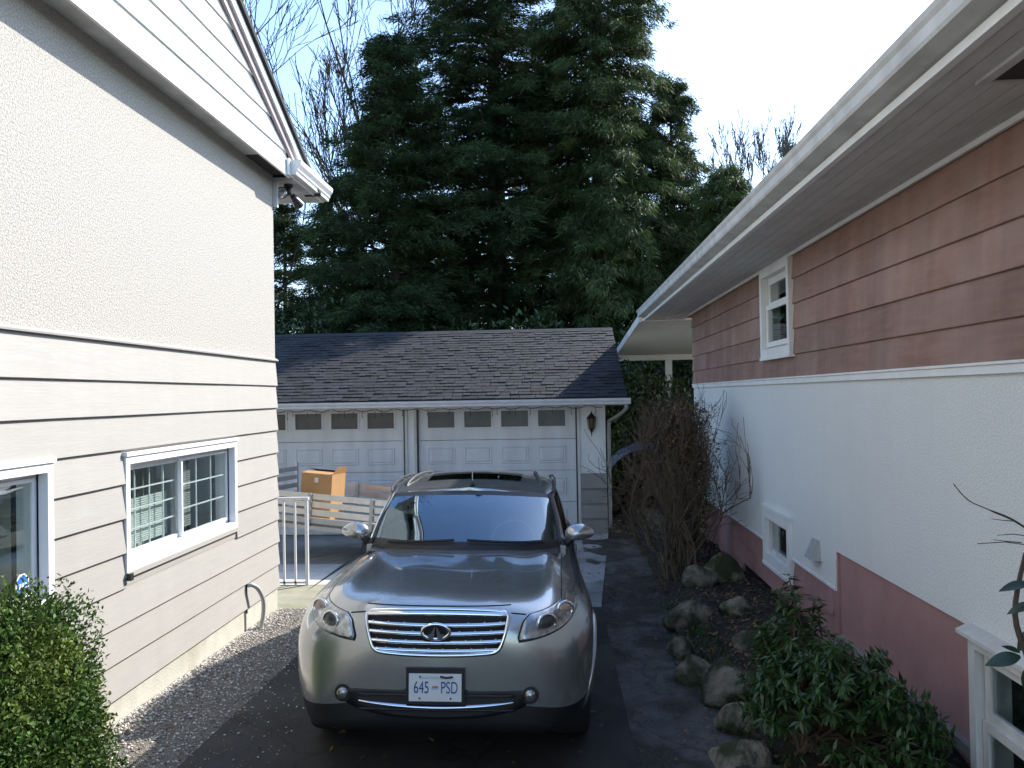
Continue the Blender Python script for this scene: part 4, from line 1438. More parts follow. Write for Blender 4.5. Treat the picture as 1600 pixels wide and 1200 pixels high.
# roof skin
NR = 10
topc = [(-p[0], p[1], p[2]) for p in top_half[::-1]][:-1] if False else None
for s in (-1, 1):
    for i in range(len(top_half) - 1):
        for j in range(NR):
            def rp(i, u):
                t = top_half[i]
                yc = min(max(t[1], 2.10), 4.10)
                x = t[0] * (1 - u)
                z = t[2] + .060 * (1 - (1 - u) ** 2) * min(1, max(0, (yc - 2.05) / .5)) * min(1, max(0, (4.16 - yc) / .4)) + (.02 * (1 - (1 - u) ** 2) if yc < 2.4 else 0)
                return (s * x, t[1], z)
            q = [rp(i, j / NR), rp(i + 1, j / NR), rp(i + 1, (j + 1) / NR), rp(i, (j + 1) / NR)]
            quad('P', q if s > 0 else q[::-1])
def weld(o, dist=.0008):
    import bmesh
    bm = bmesh.new()
    bm.from_mesh(o.data)
    bmesh.ops.remove_doubles(bm, verts=bm.verts, dist=dist)
    bmesh.ops.dissolve_degenerate(bm, edges=bm.edges, dist=.0005)
    bmesh.ops.recalc_face_normals(bm, faces=bm.faces)
    bm.to_mesh(o.data)
    bm.free()
    o.data.polygons.foreach_set('use_smooth', np.ones(len(o.data.polygons), dtype=bool))
    return o
RF = weld(groups['P'].build('roof', 'car_paint', CAR))
weld(groups['W'].build('windshield', 'windshield_glass', CAR))
weld(groups['H'].build('windshield_band', 'car_black', CAR))
weld(groups['K'].build('cowl', 'car_black', CAR))
weld(groups['R'].build('rear_window', 'side_glass', CAR))
for s in (-1, 1):
    weld(groups['S' + str(s)].build('side_window', 'side_glass', CAR))
roof_bvh = BVHTree.FromPolygons([Vector(p) for p in groups['P'].v], groups['P'].f)
def roof_z(x, y):
    h = roof_bvh.ray_cast(Vector((x + 1.3e-4, y + 1.1e-4, 3)), Vector((0, 0, -1)))
    return h[0].z if h[0] is not None else 1.5
# black A-pillar mouldings
for s in (-1, 1):
    pts = [Vector(gh_point(NWS, v)) for v in np.linspace(0, 1, 12)]
    pts = [Vector((s * p.x, p.y - .004, p.z + .004)) for p in pts]
    MB().tube(pts, .013, 6).build('pillar_moulding', 'car_black', CAR, smooth=True)
    pts = [Vector((s * (p[0] + .012), p[1], p[2] + .012)) for p in top_half[NWS:NWS + 8]]
    MB().tube(smooth_pts(pts, 4), .008, 6).build('roof_moulding', 'car_black', RF, smooth=True)
# sunroof
sr = MB()
xs_, ys_ = np.linspace(-.42, .42, 15), np.linspace(2.55, 3.10, 9)
for y in ys_:
    for x in xs_:
        sr.v.append((x, y, roof_z(x, y) + .004))
for j in range(8):
    for i in range(14):
        a = j * 15 + i
        sr.f.append((a, a + 1, a + 16, a + 15))
sr.build('sunroof', 'side_glass', CAR, smooth=True)
sr2 = MB()
sr2.v = [(x, y, z - .0022) for x, y, z in sr.v]
sr2.f = sr.f
sr2.build('sunroof_blind', 'car_black', CAR)
# roof rails
for s in (-1, 1):
    pts = [(s * .60, 2.45, roof_z(.60, 2.45) - .01), (s * .595, 2.55, roof_z(.595, 2.55) + .010), (s * .57, 2.8, roof_z(.57, 2.8) + .020), (s * .55, 3.2, roof_z(.55, 3.2) + .020), (s * .53, 3.6, roof_z(.53, 3.6) + .016), (s * .54, 3.8, roof_z(.54, 3.8) - .01)]
    MB().tube(smooth_pts(pts, 5), .013, 8).build('roof_rail', 'car_black', CAR, smooth=True)
# antenna
az = roof_z(0, 2.36)
MB().tube([(0, 2.30, az - .01), (0, 2.34, az + .025), (0, 2.40, az + .005)], [.02, .016, .022], 8).build('antenna_base', 'car_black', CAR, smooth=True)
MB().tube([(0, 2.34, az + .02), (0, 2.335, az + .19)], [.005, .0035], 6).build('antenna', 'metal_silver', CAR)
# wipers
def ws(x, v):
    u = abs(x) / .755 * NWS
    i = int(min(u, NWS - 1))
    t = u - i
    a, b = Vector(gh_point(i, v)), Vector(gh_point(i + 1, v))
    p = a.lerp(b, t)
    return Vector((x, p.y - .016, p.z + .014))
for (xa, xb, va, vb) in ((-.60, -.06, .045, .10), (.04, .62, .10, .045)):
    MB().tube([ws(xa + (xb - xa) * t, va + (vb - va) * t) for t in np.linspace(0, 1, 10)], .010, 5).build('wiper', 'car_black', CAR)
# mirrors
for s in (-1, 1):
    mb = MB().ball((0, 0, 0), 1, 1, 1, 22, 14)
    def shape(p):
        x, y, z = p
        t = (x + 1) / 2                       # 0 inboard, 1 tip
        hh = .085 * (1 - .35 * t ** 2)
        return (s * (.918 + .120 * x), 1.86 + (.080 if y < 0 else .045) * y + .035 * t, 1.150 + hh * (z if z > -.55 else -.55 + (z + .55) * .3) + .010 * t)
    mb.v = [shape(p) for p in mb.v]
    mo = mb.build('wing_mirror', 'car_paint', CAR, smooth=True)
    MB().ball((s * .925, 1.922, 1.150), .070, .010, .040, 16, 10).build('mirror_glass', 'chrome', mo, smooth=True)
    MB().tube([(s * .80, 1.83, 1.075), (s * .85, 1.85, 1.115), (s * .90, 1.86, 1.14)], [.035, .03, .03], 8).build('arm', 'car_black', mo, smooth=True)
# wheels
for ay in AX:
    for s in (-1, 1):
        prof = [(.22, .10), (.24, .125), (.33, .130), (.362, .115), (.370, .08), (.372, 0), (.370, -.08), (.362, -.115), (.33, -.13), (.22, -.12)]
        n = 40
        mb = MB()
        for (r, t) in prof:
            for k in range(n):
                a = 2 * math.pi * k / n
                mb.v.append((s * (.80 + t), ay + r * math.cos(a), .370 + r * math.sin(a)))
        for j in range(len(prof) - 1):
            for k in range(n):
                mb.f.append((j * n + k, j * n + (k + 1) % n, (j + 1) * n + (k + 1) % n, (j + 1) * n + k))
        wo_ = mb.build('wheel', 'rubber', CAR, smooth=True)
        rim = MB()
        rim.tube([(s * .80, ay, .37), (s * .885, ay, .37)], .226, 32)
        rim.build('rim', 'lamp_dark', wo_)
        for k in range(6):
            a = 2 * math.pi * k / 6
            MB().bar((s * .905, ay + .03 * math.cos(a), .37 + .03 * math.sin(a)), (s * .895, ay + .222 * math.cos(a), .37 + .222 * math.sin(a)), .055, .03, up=(1, 0, 0)).build('spoke', 'metal_silver', wo_)
        MB().tube([(s * .89, ay, .37), (s * .918, ay, .37)], [.05, .035], 14).build('hub_cap', 'metal_silver', wo_)
        lip = MB()
        pts = []
        for k in range(25):
            a = math.pi * (-.06 + 1.12 * k / 24)
            y, z = ay + .405 * math.cos(a), .36 + .405 * math.sin(a)
            h = bvh.ray_cast(Vector((s * 2, y, z)), Vector((-s, 0, 0)))
            if h[0] is not None:
                pts.append(h[0])
        MB().tube(pts, .020, 6).build('arch_lip', 'car_paint', CAR, smooth=True)
        MB().box(s * .52, s * .56, ay - .45, ay + .45, .25, .80).build('wheel_well', 'car_black', CAR)
# cabin
MB().box(-.74, .74, 1.66, 4.3, .40, .44).build('cabin_floor', 'car_black', CAR)
db = MB()
db.prism([(-.74, 1.50, .93), (-.74, 1.50, 1.06), (-.74, 1.80, 1.075), (-.74, 2.02, 1.03), (-.74, 2.05, .70), (-.74, 1.6, .70)], (1.48, 0, 0))
db.build('dashboard', 'car_black', CAR)
for s in (-1, 1):
    MB().box(s * .74, s * .80, 1.75, 4.2, .5, 1.07).build('door_trim', 'seat_light', CAR)
    st_ = MB()
    x0_, x1_ = s * .37 - .25, s * .37 + .25
    st_.prism([(x0_, 2.35, .62), (x0_, 2.85, .60), (x0_, 3.02, 1.16), (x0_, 2.92, 1.18), (x0_, 2.78, .76), (x0_, 2.35, .76)], (x1_ - x0_, 0, 0))
    st_.build('seat', 'seat_cloth', CAR)
    MB().ball((s * .37, 2.99, 1.26), .13, .05, .085, 14, 10).build('headrest', 'seat_cloth', CAR, smooth=True)
tor = MB()
n = 36
cx_, cy_, cz_ = .37, 2.16, 1.04
for k in range(n):
    a = 2 * math.pi * k / n
    for j in range(6):
        b = 2 * math.pi * j / 6
        rr = .185 + .014 * math.cos(b)
        tor.v.append((cx_ + rr * math.cos(a), cy_ + rr * math.sin(a) * .42 + .012 * math.sin(b), cz_ + rr * math.sin(a) * .9))
for k in range(n):
    for j in range(6):
        tor.f.append((k * 6 + j, ((k + 1) % n) * 6 + j, ((k + 1) % n) * 6 + (j + 1) % 6, k * 6 + (j + 1) % 6))
tor.build('steering_wheel', 'seat_cloth', CAR, smooth=True)
MB().box(-.09, .09, 2.16, 2.175, 1.33, 1.385).build('rear_view_mirror', 'car_black', CAR)
MB().box(-.70, .70, 3.55, 3.70, .6, 1.12).build('rear_seat', 'seat_cloth', CAR)
# ------------------------------------------------------------------ white railing on the landing
RL = thing('railing', 'short white metal railing on the paving beside the cream house', 'railing', (-3.3, 10.1, gz(10.1)))
zr0 = gz(10.1) + .003
for (x, r) in ((-3.10, .019), (-3.245, .012), (-3.385, .012), (-3.525, .012), (-3.665, .012), (-3.81, .019)):
    MB().box(x - r, x + r, 10.1 - r, 10.1 + r, zr0, 0.845).build('post' if r > .015 else 'baluster', 'metal_white', RL)
MB().box(-3.88, -3.07, 10.07, 10.13, 0.846, 0.878).build('top_rail', 'metal_white', RL)
MB().box(-3.83, -3.09, 10.088, 10.112, zr0 + .02, zr0 + .045).build('bottom_rail', 'metal_white', RL)

# ------------------------------------------------------------------ utility trailer with slatted sides
TR = thing('utility_trailer', 'small silver utility trailer with slatted metal sides in front of the garage', 'trailer', (-3.0, 11.45, gz(11.8)), local=True, rot=(R(-1.1), R(4.2), R(-12)))
# local: x along the length, y across (0 = near side), z up
TL, TWD = 3.3, 1.55
x0, x1 = -1.55, -1.55 + TL
MB().box(x0, x1, 0.03, TWD - .03, 0.50, 0.535).build('deck', 'wood_grey', TR)
fm = MB()
for y in (0.0, TWD - .05):
    fm.box(x0, x1, y, y + .05, 0.44, 0.499)
for x in (x0, x0 + 1.0, x0 + 2.0, x1 - .05):
    fm.box(x, x + .05, .051, TWD - .051, 0.44, 0.498)
fm.build('chassis', 'galvanised', TR)
def side(y, sgn):
    for i in range(4):
        z = 0.535 + i * 0.112
        MB().box(x0 + .0, x1, y - .016, y + .016, z, z + .078).build('slat', 'metal_silver' if i else 'galvanised', TR)
    for x in (x0 + .06, x0 + .95, x0 + 1.9, x1 - .09):
        MB().box(x, x + .05, y + sgn * .017, y + sgn * .045, 0.50, 0.955).build('stake', 'galvanised', TR)
side(0.016, -1)
side(TWD - .016, -1)
# folded ramp at the left end, leaning outwards
for i in range(5):
    z = 0.56 + i * .13
    xo = x0 - .06 - i * .01
    MB().box(xo, xo + .03, 0.06, TWD - .06, z, z + .07).build('ramp_slat', 'metal_silver', TR)
for y in (.06, TWD - .11):
    MB().bar((x0 - .03, y + .02, .52), (x0 - .09, y + .02, 1.22), .05, .03).build('ramp_stile', 'metal_silver', TR)
for y in (-.20, TWD + .02):
    wx = x0 + 2.15
    wt = MB()
    prof = [(.17, 0.0), (.27, 0.02), (.29, .09), (.27, .16), (.17, .18)]
    n = 24
    for (r, t) in prof:
        for k in range(n):
            a = 2 * math.pi * k / n
            wt.v.append((wx + r * math.cos(a), y + t, .29 + r * math.sin(a)))
    for j in range(len(prof) - 1):
        for k in range(n):
            wt.f.append((j * n + k, j * n + (k + 1) % n, (j + 1) * n + (k + 1) % n, (j + 1) * n + k))
    wh = wt.build('tyre', 'rubber', TR, smooth=True)
    MB().tube([(wx, y + .03, .29), (wx, y + .15, .29)], .172, 18).build('rim', 'metal_white', wh)
MB().bar((x0 + 2.15, .051, .29), (x0 + 2.15, TWD - .051, .29), .06, .06).build('axle', 'metal_black', TR)
MB().bar((x1, TWD / 2, .47), (x1 + .95, TWD / 2, .47), .07, .07).build('tongue', 'galvanised', TR)
MB().tube([(x1 + .8, TWD / 2, .43), (x1 + .8, TWD / 2, .02)], .03, 8).build('jack', 'galvanised', TR)
MB().tube([(x0 + .25, -.05, .57), (x0 + .25, .0, .57)], .045, 12).build('side_lamp', 'metal_black', TR)

BX = thing('cardboard_box', 'open brown cardboard box standing in the slatted trailer', 'box', (-3.50, 12.1, gz(12) + 0.47), local=True, rot=(R(-1), R(4), R(-14)))
bw, bd, bh = .25, .20, .77
pan = MB()
pan.box(-bw, bw, -bd, -bd + .006, 0, bh)
pan.build('front_panel', 'cardboard', BX)
MB().box(-bw, bw, bd - .006, bd, 0, bh).build('back_panel', 'cardboard', BX)
MB().box(-bw, -bw + .006, -bd + .0065, bd - .0065, 0, bh).build('side_panel', 'cardboard', BX)
MB().box(bw - .006, bw, -bd + .0065, bd - .0065, 0, bh).build('side_panel', 'cardboard', BX)
MB().box(-bw + .0065, bw - .0065, -bd + .0065, bd - .0065, 0, .006).build('base_panel', 'cardboard', BX)
f = MB()
f.add([(-bw, -bd, bh), (bw, -bd, bh), (bw - .01, -bd + .20, bh + .02), (-bw + .01, -bd + .20, bh + .02)], [(0, 1, 2, 3)])
f.build('flap', 'cardboard', BX)
f = MB()
f.add([(-bw, bd, bh), (bw, bd, bh), (bw - .01, bd - .20, bh + .045), (-bw + .01, bd - .20, bh + .045)], [(3, 2, 1, 0)])
f.build('flap', 'cardboard', BX)
f = MB()
f.add([(bw, -bd, bh), (bw, bd, bh), (bw + .035, bd, bh + .10), (bw + .035, -bd + .1, bh + .11)], [(0, 1, 2, 3)])
f.build('flap', 'cardboard', BX)
MB().box(-.03, .03, -bd - .002, -bd - .0005, bh - .13, bh - .06).build('paper_label', 'label_white', BX)

# ------------------------------------------------------------------ woodpile under a blue tarp
WP = thing('woodpile', 'brown woodpile between the garage and the patio cover', 'woodpile', (1.75, 17.3, gz(17)))
k = 0
for row in range(6):
    for i in range(7 - row):
        if row > 4 and i > 1:
            continue
        xx = 1.12 + row * .085 + i * .20 + random.uniform(-.02, .02)
        zz = gz(17) + .10 + row * .165
        r = random.uniform(.078, .10)
        MB().tube([(xx, 17.0 + random.uniform(-.06, .06), zz), (xx + .02, 17.7, zz)], r, 9).build('log', 'log', WP)
tp = MB()
nu, nv = 22, 14
for j in range(nv + 1):
    for i in range(nu + 1):
        u = i / nu * 2 - 1
        v = j / nv
        x = 1.78 + u * .78
        z = 0.62 + .42 * (1 - abs(u) ** 2.4) + .05 * noise.noise(Vector((u * 4, v * 5, 2)))
        tp.v.append((x, 16.86 + v * .98, z - .10 * (2 * abs(v - .5)) ** 3))
for j in range(nv):
    for i in range(nu):
        a = j * (nu + 1) + i
        tp.f.append((a, a + 1, a + nu + 2, a + nu + 1))
tp.build('tarpaulin', 'tarp_blue', None, smooth=True, label='crumpled blue tarpaulin draped over the woodpile beside the garage', cat='tarpaulin')

# ------------------------------------------------------------------ rocks edging the bed
def rock(c, rx, ry, rz, seed, label):
    import bmesh
    bm = bmesh.new()
    bmesh.ops.create_icosphere(bm, subdivisions=4, radius=1)
    for v_ in bm.verts:
        p = v_.co.copy()
        d = 1 + .34 * noise.noise(p * 1.1 + Vector((seed, 0, 0))) + .16 * noise.noise(p * 2.6 + Vector((0, seed, 0))) + .06 * noise.noise(p * 7 + Vector((seed, seed, 0)))
        q = p * d
        # flatten a few facets
        for fx in range(8):
            n = Vector((math.sin(seed * 3 + fx * 2.1), math.cos(seed * 2 + fx * 1.3), math.sin(seed + fx * 2.9))).normalized()
            dd = q.dot(n) - .70
            if dd > 0:
                q -= n * dd * .8
        v_.co = Vector((q.x * rx, q.y * ry, q.z * rz))
    me = bpy.data.meshes.new('rock')
    bm.to_mesh(me)
    bm.free()
    me.polygons.foreach_set('use_smooth', np.ones(len(me.polygons), dtype=bool))
    me.materials.append(MATS['rock'])
    o = finish(bpy.data.objects.new('rock', me), None, label=label, cat='rock', group='rocks edging the planting bed')
    o.location = c
    o.rotation_euler = (0, 0, seed)
    return o
RK = [((1.06, 4.62, .04), .24, .22, .17, 'mossy rock at the very bottom beside the pieris shrub'),
      ((1.03, 5.06, .06), .24, .20, .19, 'tan mossy rock, second from the bottom of the row'),
      ((1.12, 5.62, .05), .19, .18, .14, 'pale flat topped rock beside the pieris, third from the bottom'),
      ((1.20, 6.10, .06), .28, .24, .21, 'broad dark boulder behind the pale flat topped rock'),
      ((1.00, 6.62, .03), .20, .20, .19, 'rounded mossy rock standing at the path edge'),
      ((0.99, 7.28, .06), .13, .16, .21, 'upright narrow pale rock at the path edge'),
      ((1.17, 8.05, .10), .21, .25, .24, 'dark angular boulder at the foot of the bare shrub'),
      ((1.62, 7.95, .06), .16, .15, .14, 'small round rock in the bed below the crawl space opening'),
      ((1.78, 9.6, .12), .22, .28, .27, 'large mossy boulder against the pink base of the house'),
      ((1.50, 9.35, .08), .22, .22, .20, 'greenish boulder behind the bare shrub'),
      ((1.52, 6.9, .06), .17, .17, .13, 'low dark rock in the middle of the bed'),
      ((1.36, 10.8, .0), .12, .12, .12, 'small pale stone deep in the bed behind the shrub')]
for i, (c, a, b, d, l) in enumerate(RK):
    rock((c[0] + .05, c[1], bed_z(c[0] + .05, c[1]) + d * .22), a * .98, b * .98, d * .92, 1.7 * i + .6, l)

# ------------------------------------------------------------------ foliage helpers
def leaf_quads(C, D, Nn, ln, wd, fold=0.0):
    """rhombic leaves: base C, direction D, side = D x N"""
    D = D / np.linalg.norm(D, axis=1, keepdims=True)
    S = np.cross(D, Nn)
    S /= np.linalg.norm(S, axis=1, keepdims=True) + 1e-9
    U = np.cross(S, D)
    ln = ln[:, None]; wd = wd[:, None]
    a = C
    b = C + D * ln * .45 + S * wd * .5 + U * ln * fold
    c = C + D * ln
    d = C + D * ln * .45 - S * wd * .5 + U * ln * fold
    V = np.stack([a, b, c, d], 1).reshape(-1, 3)
    F = np.arange(len(C) * 4).reshape(-1, 4)
    return V, F

def rand_unit(g, n):
    v = g.normal(size=(n, 3))
    return v / np.linalg.norm(v, axis=1, keepdims=True)

def tri_sprays(C, D, ln, wd, g):
    D = D / (np.linalg.norm(D, axis=1, keepdims=True) + 1e-9)
    S = np.cross(D, rand_unit(g, len(D)))
    S /= np.linalg.norm(S, axis=1, keepdims=True) + 1e-9
    V = np.stack([C - S * wd[:, None] * .5, C + S * wd[:, None] * .5, C + D * ln[:, None]], 1).reshape(-1, 3)
    return V, np.arange(len(C) * 3).reshape(-1, 3)

def blob_field(p, seed, s=1.0):
    return noise.noise(Vector(p) * s + Vector((seed, seed * 2, 0)))

def leafy_bush(name, label, cat, base, parts, n, ln, wd, m, seed, stem_m='bark', shell=.35, up=.25, group=None, nstem=7, lump=.28, lumpscale=2.0, foliage_name='foliage'):
    """parts: list of ellipsoids (cx,cy,cz,rx,ry,rz) in world coordinates"""
    g = np.random.default_rng(seed)
    T = thing(name, label, cat, base, group)
    Cs, Os = [], []
    vol = np.array([p[3] * p[4] + p[4] * p[5] + p[3] * p[5] for p in parts])
    for p, k in zip(parts, (n * vol / vol.sum()).astype(int)):
        u = rand_unit(g, k)
        rad = 1 - shell * g.random(k) ** 1.6
        lf = np.array([1 + lump * noise.noise(Vector(q * lumpscale) + Vector((seed, p[0] * 3, p[2] * 3))) + .5 * lump * noise.noise(Vector(q * lumpscale * 3) + Vector((seed, p[0] * 3, 7))) for q in u])
        c = np.array(p[:3]) + u * (rad * lf)[:, None] * np.array(p[3:])
        Cs.append(c)
        Os.append(u)
    C = np.concatenate(Cs)
    O = np.concatenate(Os)
    keep = C[:, 2] > base[2] + .02
    C, O = C[keep], O[keep]
    k = len(C)
    D = O * .6 + rand_unit(g, k) * .8 + np.array([0, 0, up])
    N = O + rand_unit(g, k) * .6
    V, F = leaf_quads(C, D, N, ln * g.uniform(.5, 1.5, k), wd * g.uniform(.6, 1.35, k), .06)
    np_obj(foliage_name, V, F, m, T)
    st = MB()
    for i in range(nstem):
        p = parts[i % len(parts)]
        a = g.uniform(0, 6.28)
        e = Vector((p[0] + .5 * p[3] * math.cos(a), p[1] + .5 * p[4] * math.sin(a), p[2] + .3 * p[5]))
        b = Vector(base) + Vector((g.uniform(-.06, .06), g.uniform(-.06, .06), -.02))
        st.tube([b, b.lerp(e, .5) + Vector((0, 0, .1)), e], [.016 + .006 * ln * 10, .012, .005], 5)
    st.build('stems', stem_m, T)
    return T

# boxwood by the window
leafy_bush('boxwood_bush', 'dense sunlit green boxwood bush under the near window of the cream house', 'bush', (-2.66, 3.9, gz(4.0)),
           [(-2.68, 4.05, .68, .34, .38, .48), (-2.66, 4.02, .22, .38, .44, .42), (-2.68, 3.72, .78, .34, .44, .40), (-2.66, 4.22, .42, .28, .26, .46),
            (-2.64, 3.4, .42, .44, .5, .62), (-2.55, 3.80, .50, .32, .42, .45), (-2.66, 4.26, .02, .30, .30, .34), (-2.74, 3.95, .84, .26, .44, .30), (-2.74, 3.5, .90, .26, .4, .26)],
           92000, .023, .0145, 'boxwood_leaf', 11, shell=.42, lump=.36, lumpscale=2.6, nstem=12)

# ------------------------------------------------------------------ pieris shrub (whorls of narrow drooping leaves)
def whorl_shrub(name, label, base, tips, m, seed, red=(), leaves=16, ll=.085, lw=.024):
    g = np.random.default_rng(seed)
    T = thing(name, label, 'shrub', base)
    st = MB()
    Cs, Ds, Ns, L_, W_ = [], [], [], [], []
    Rs = []
    for i, t in enumerate(tips):
        t = Vector(t)
        b = Vector(base) + Vector((g.uniform(-.12, .12), g.uniform(-.12, .12), 0))
        mid = b.lerp(t, .55) + Vector((0, 0, .06))
        st.tube([b, mid, t], [.011, .008, .004], 5)
        ax = (t - mid).normalized()
        for lv in range(3):
            c0 = t - ax * (lv * .055)
            for k in range(leaves):
                a = k * 2.4 + lv + g.uniform(-.3, .3)
                ref = Vector((0, 0, 1)) if abs(ax.z) < .9 else Vector((1, 0, 0))
                u = ax.cross(ref).normalized()
                w = u.cross(ax)
                el = g.uniform(-.55, .55) if lv else g.uniform(-.2, .8)
                d = (u * math.cos(a) + w * math.sin(a)) + ax * el + Vector((0, 0, -.35))
                (Rs if (i in red and lv == 0) else Cs).append((c0 + ax * g.uniform(-.02, .02), d))
    st.build('stems', 'cane', T)
    for lst, mm_, nm in ((Cs, m, 'foliage'), (Rs, 'pieris_red', 'new_growth')):
        if not lst:
            continue
        C = np.array([tuple(c) for c, d in lst])
        D = np.array([tuple(d) for c, d in lst])
        k = len(C)
        V, F = leaf_quads(C, D, np.tile(np.array([[0, 0, 1.0]]), (k, 1)) + rand_unit(g, k) * .35, ll * g.uniform(.7, 1.25, k), lw * g.uniform(.8, 1.2, k), .07)
        np_obj(nm, V, F, mm_, T, kind='stuff' if nm == 'new_growth' else None)
    return T
g = np.random.default_rng(5)
tips = []
for i in range(165):
    # low dome with a taller leader on the left
    a, rr = g.uniform(0, 6.28), math.sqrt(g.random())
    x = 1.55 + .52 * rr * math.cos(a)
    y = 4.75 + .60 * rr * math.sin(a)
    z = .18 + .40 * (1 - rr * rr) + g.uniform(-.10, .12) + (.10 if x < 1.5 else 0)
    tips.append((x, y, z))
for i in range(34):
    z = g.uniform(.35, 1.0)
    k = (1.03 - z) * .42 + .03
    a = g.uniform(0, 6.28)
    tips.append((1.40 + k * math.cos(a), 5.05 + k * math.sin(a), z))
whorl_shrub('pieris_shrub', 'dark green pieris shrub with red new growth below the white stucco wall', (1.45, 4.9, bed_z(1.45, 4.9)), tips, 'pieris_leaf', 6, red=(166, 171, 176, 183, 189), leaves=13, ll=.070, lw=.021)

# a few big dark leaves and twigs reaching in from the right edge
RB = thing('rhododendron_branch', 'dark leathery leaves on a branch reaching in at the right edge', 'branch', (1.34, 2.15, bed_z(1.34, 2.15)))
st = MB()
stem = smooth_pts([(1.36, 2.12, -.08), (1.34, 2.10, .6), (1.26, 2.2, 1.1), (1.20, 2.2, 1.36), (1.17, 2.22, 1.50), (1.20, 2.22, 1.66)], 5)
st.tube(stem, [.014 - .009 * i / (len(stem) - 1) for i in range(len(stem))], 6)
st.build('stem', 'twig', RB)
def big_leaf(c, d, n, ln, wd):
    c, d, n = Vector(c), Vector(d).normalized(), Vector(n).normalized()
    s = d.cross(n).normalized()
    u = s.cross(d).normalized()
    mb = MB()
    N_ = 9
    for i in range(N_ + 1):
        t = i / N_
        w = wd * (math.sin(math.pi * min(max(t, .02), .985) ** .85)) ** .8 * .5
        p = c + d * (ln * t) - u * (ln * .22 * t * t)
        for q in (-1, -.5, 0, .5, 1):
            mb.v.append(tuple(p + s * (w * q) + u * (abs(q) * w * .28)))
    for i in range(N_):
        for q in range(4):
            a = i * 5 + q
            mb.f.append((a, a + 1, a + 6, a + 5))
    return mb.build('leaf', 'rhodo_leaf', RB, smooth=True)
for (c, d, n, ln, wd) in (((1.20, 2.2, 1.585), (-.9, .1, -.12), (.1, -.5, .8), .075, .030), ((1.21, 2.2, 1.535), (-.9, .1, -.28), (.1, -.6, .8), .070, .026),
                          ((1.17, 2.2, 1.40), (-1, 0, -.18), (.1, -.7, .7), .085, .038), ((1.20, 2.2, 1.47), (-.5, .1, -.8), (-.6, -.6, .3), .07, .026),
                          ((1.21, 2.2, 1.49), (-.25, .1, -1), (-.7, -.6, .1), .075, .03), ((1.20, 2.2, 1.38), (-.2, 0, -1), (-.7, -.7, .1), .09, .04),
                          ((1.17, 2.2, 1.41), (-.6, .0, .3), (.0, -.7, .7), .045, .016), ((1.22, 2.2, 1.60), (.8, .2, .3), (0, -.5, .8), .08, .035), ((1.22, 2.2, 1.44), (.9, -.2, -.2), (0, -.6, .8), .08, .035)):
    big_leaf(c, d, n, ln, wd)
TWG = thing('bare_twig', 'thin bare twig reaching in front of the white stucco at the right edge', 'twig', (1.5, 2.25, bed_z(1.5, 2.25)))
tw = MB()
tw.tube(smooth_pts([(1.50, 2.25, -.08), (1.46, 2.25, .7), (1.38, 2.25, 1.35), (1.28, 2.22, 1.64), (1.18, 2.2, 1.735), (1.10, 2.2, 1.775), (1.05, 2.2, 1.80), (1.014, 2.2, 1.842)], 4), [.005] * 12 + [.003] * 8 + [.0014] * 9, 5)
tw.tube([(1.28, 2.22, 1.64), (1.20, 2.2, 1.683), (1.14, 2.2, 1.692), (1.07, 2.2, 1.688)], [.002, .0013, .0012, .001], 4)
tw.tube([(1.18, 2.2, 1.69), (1.14, 2.2, 1.694), (1.11, 2.2, 1.698)], [.0013, .001, .0007], 4)
tw.tube([(1.24, 2.2, 1.70), (1.16, 2.2, 1.712), (1.12, 2.2, 1.709)], [.0013, .0012, .0008], 4)
tw.tube([(1.16, 2.2, 1.745), (1.13, 2.2, 1.748), (1.105, 2.2, 1.752)], [.0013, .001, .0007], 4)
tw.build('stem', 'twig', TWG)

# ------------------------------------------------------------------ bare shrub at the corner of the right house
XCLIP = [2.12]                 # the wall of the right house stops the shrubs
def branch_rec(mb, p, d, L_, r, depth, g, up=.2, spread=.6, nseg=3, sides=4, kids=(2, 4), shrink=.68, rmin=.0025, wob=.15):
    pts, rs = [p], [r]
    q = p.copy()
    dd = d.copy()
    for i in range(nseg):
        dd = (dd + Vector(g.normal(size=3)) * wob + Vector((0, 0, up * .12))).normalized()
        q = q + dd * (L_ / nseg)
        q.x = min(q.x, XCLIP[0])
        pts.append(q.copy())
        rs.append(max(rmin, r * (1 - .45 * (i + 1) / nseg)))
    mb.tube(pts, rs, sides if depth > 1 else 3, cap=False)
    if depth <= 0:
        return
    for _ in range(g.integers(*kids)):
        t = g.uniform(.35, 1.0)
        k = min(int(t * nseg), nseg - 1)
        s = pts[k].lerp(pts[k + 1], t * nseg - k)
        nd = (dd + Vector(g.normal(size=3)) * spread + Vector((0, 0, up))).normalized()
        branch_rec(mb, s, nd, L_ * shrink * g.uniform(.7, 1.15), max(rmin, rs[k] * .62), depth - 1, g, up, spread, nseg, sides, kids, shrink, rmin, wob)

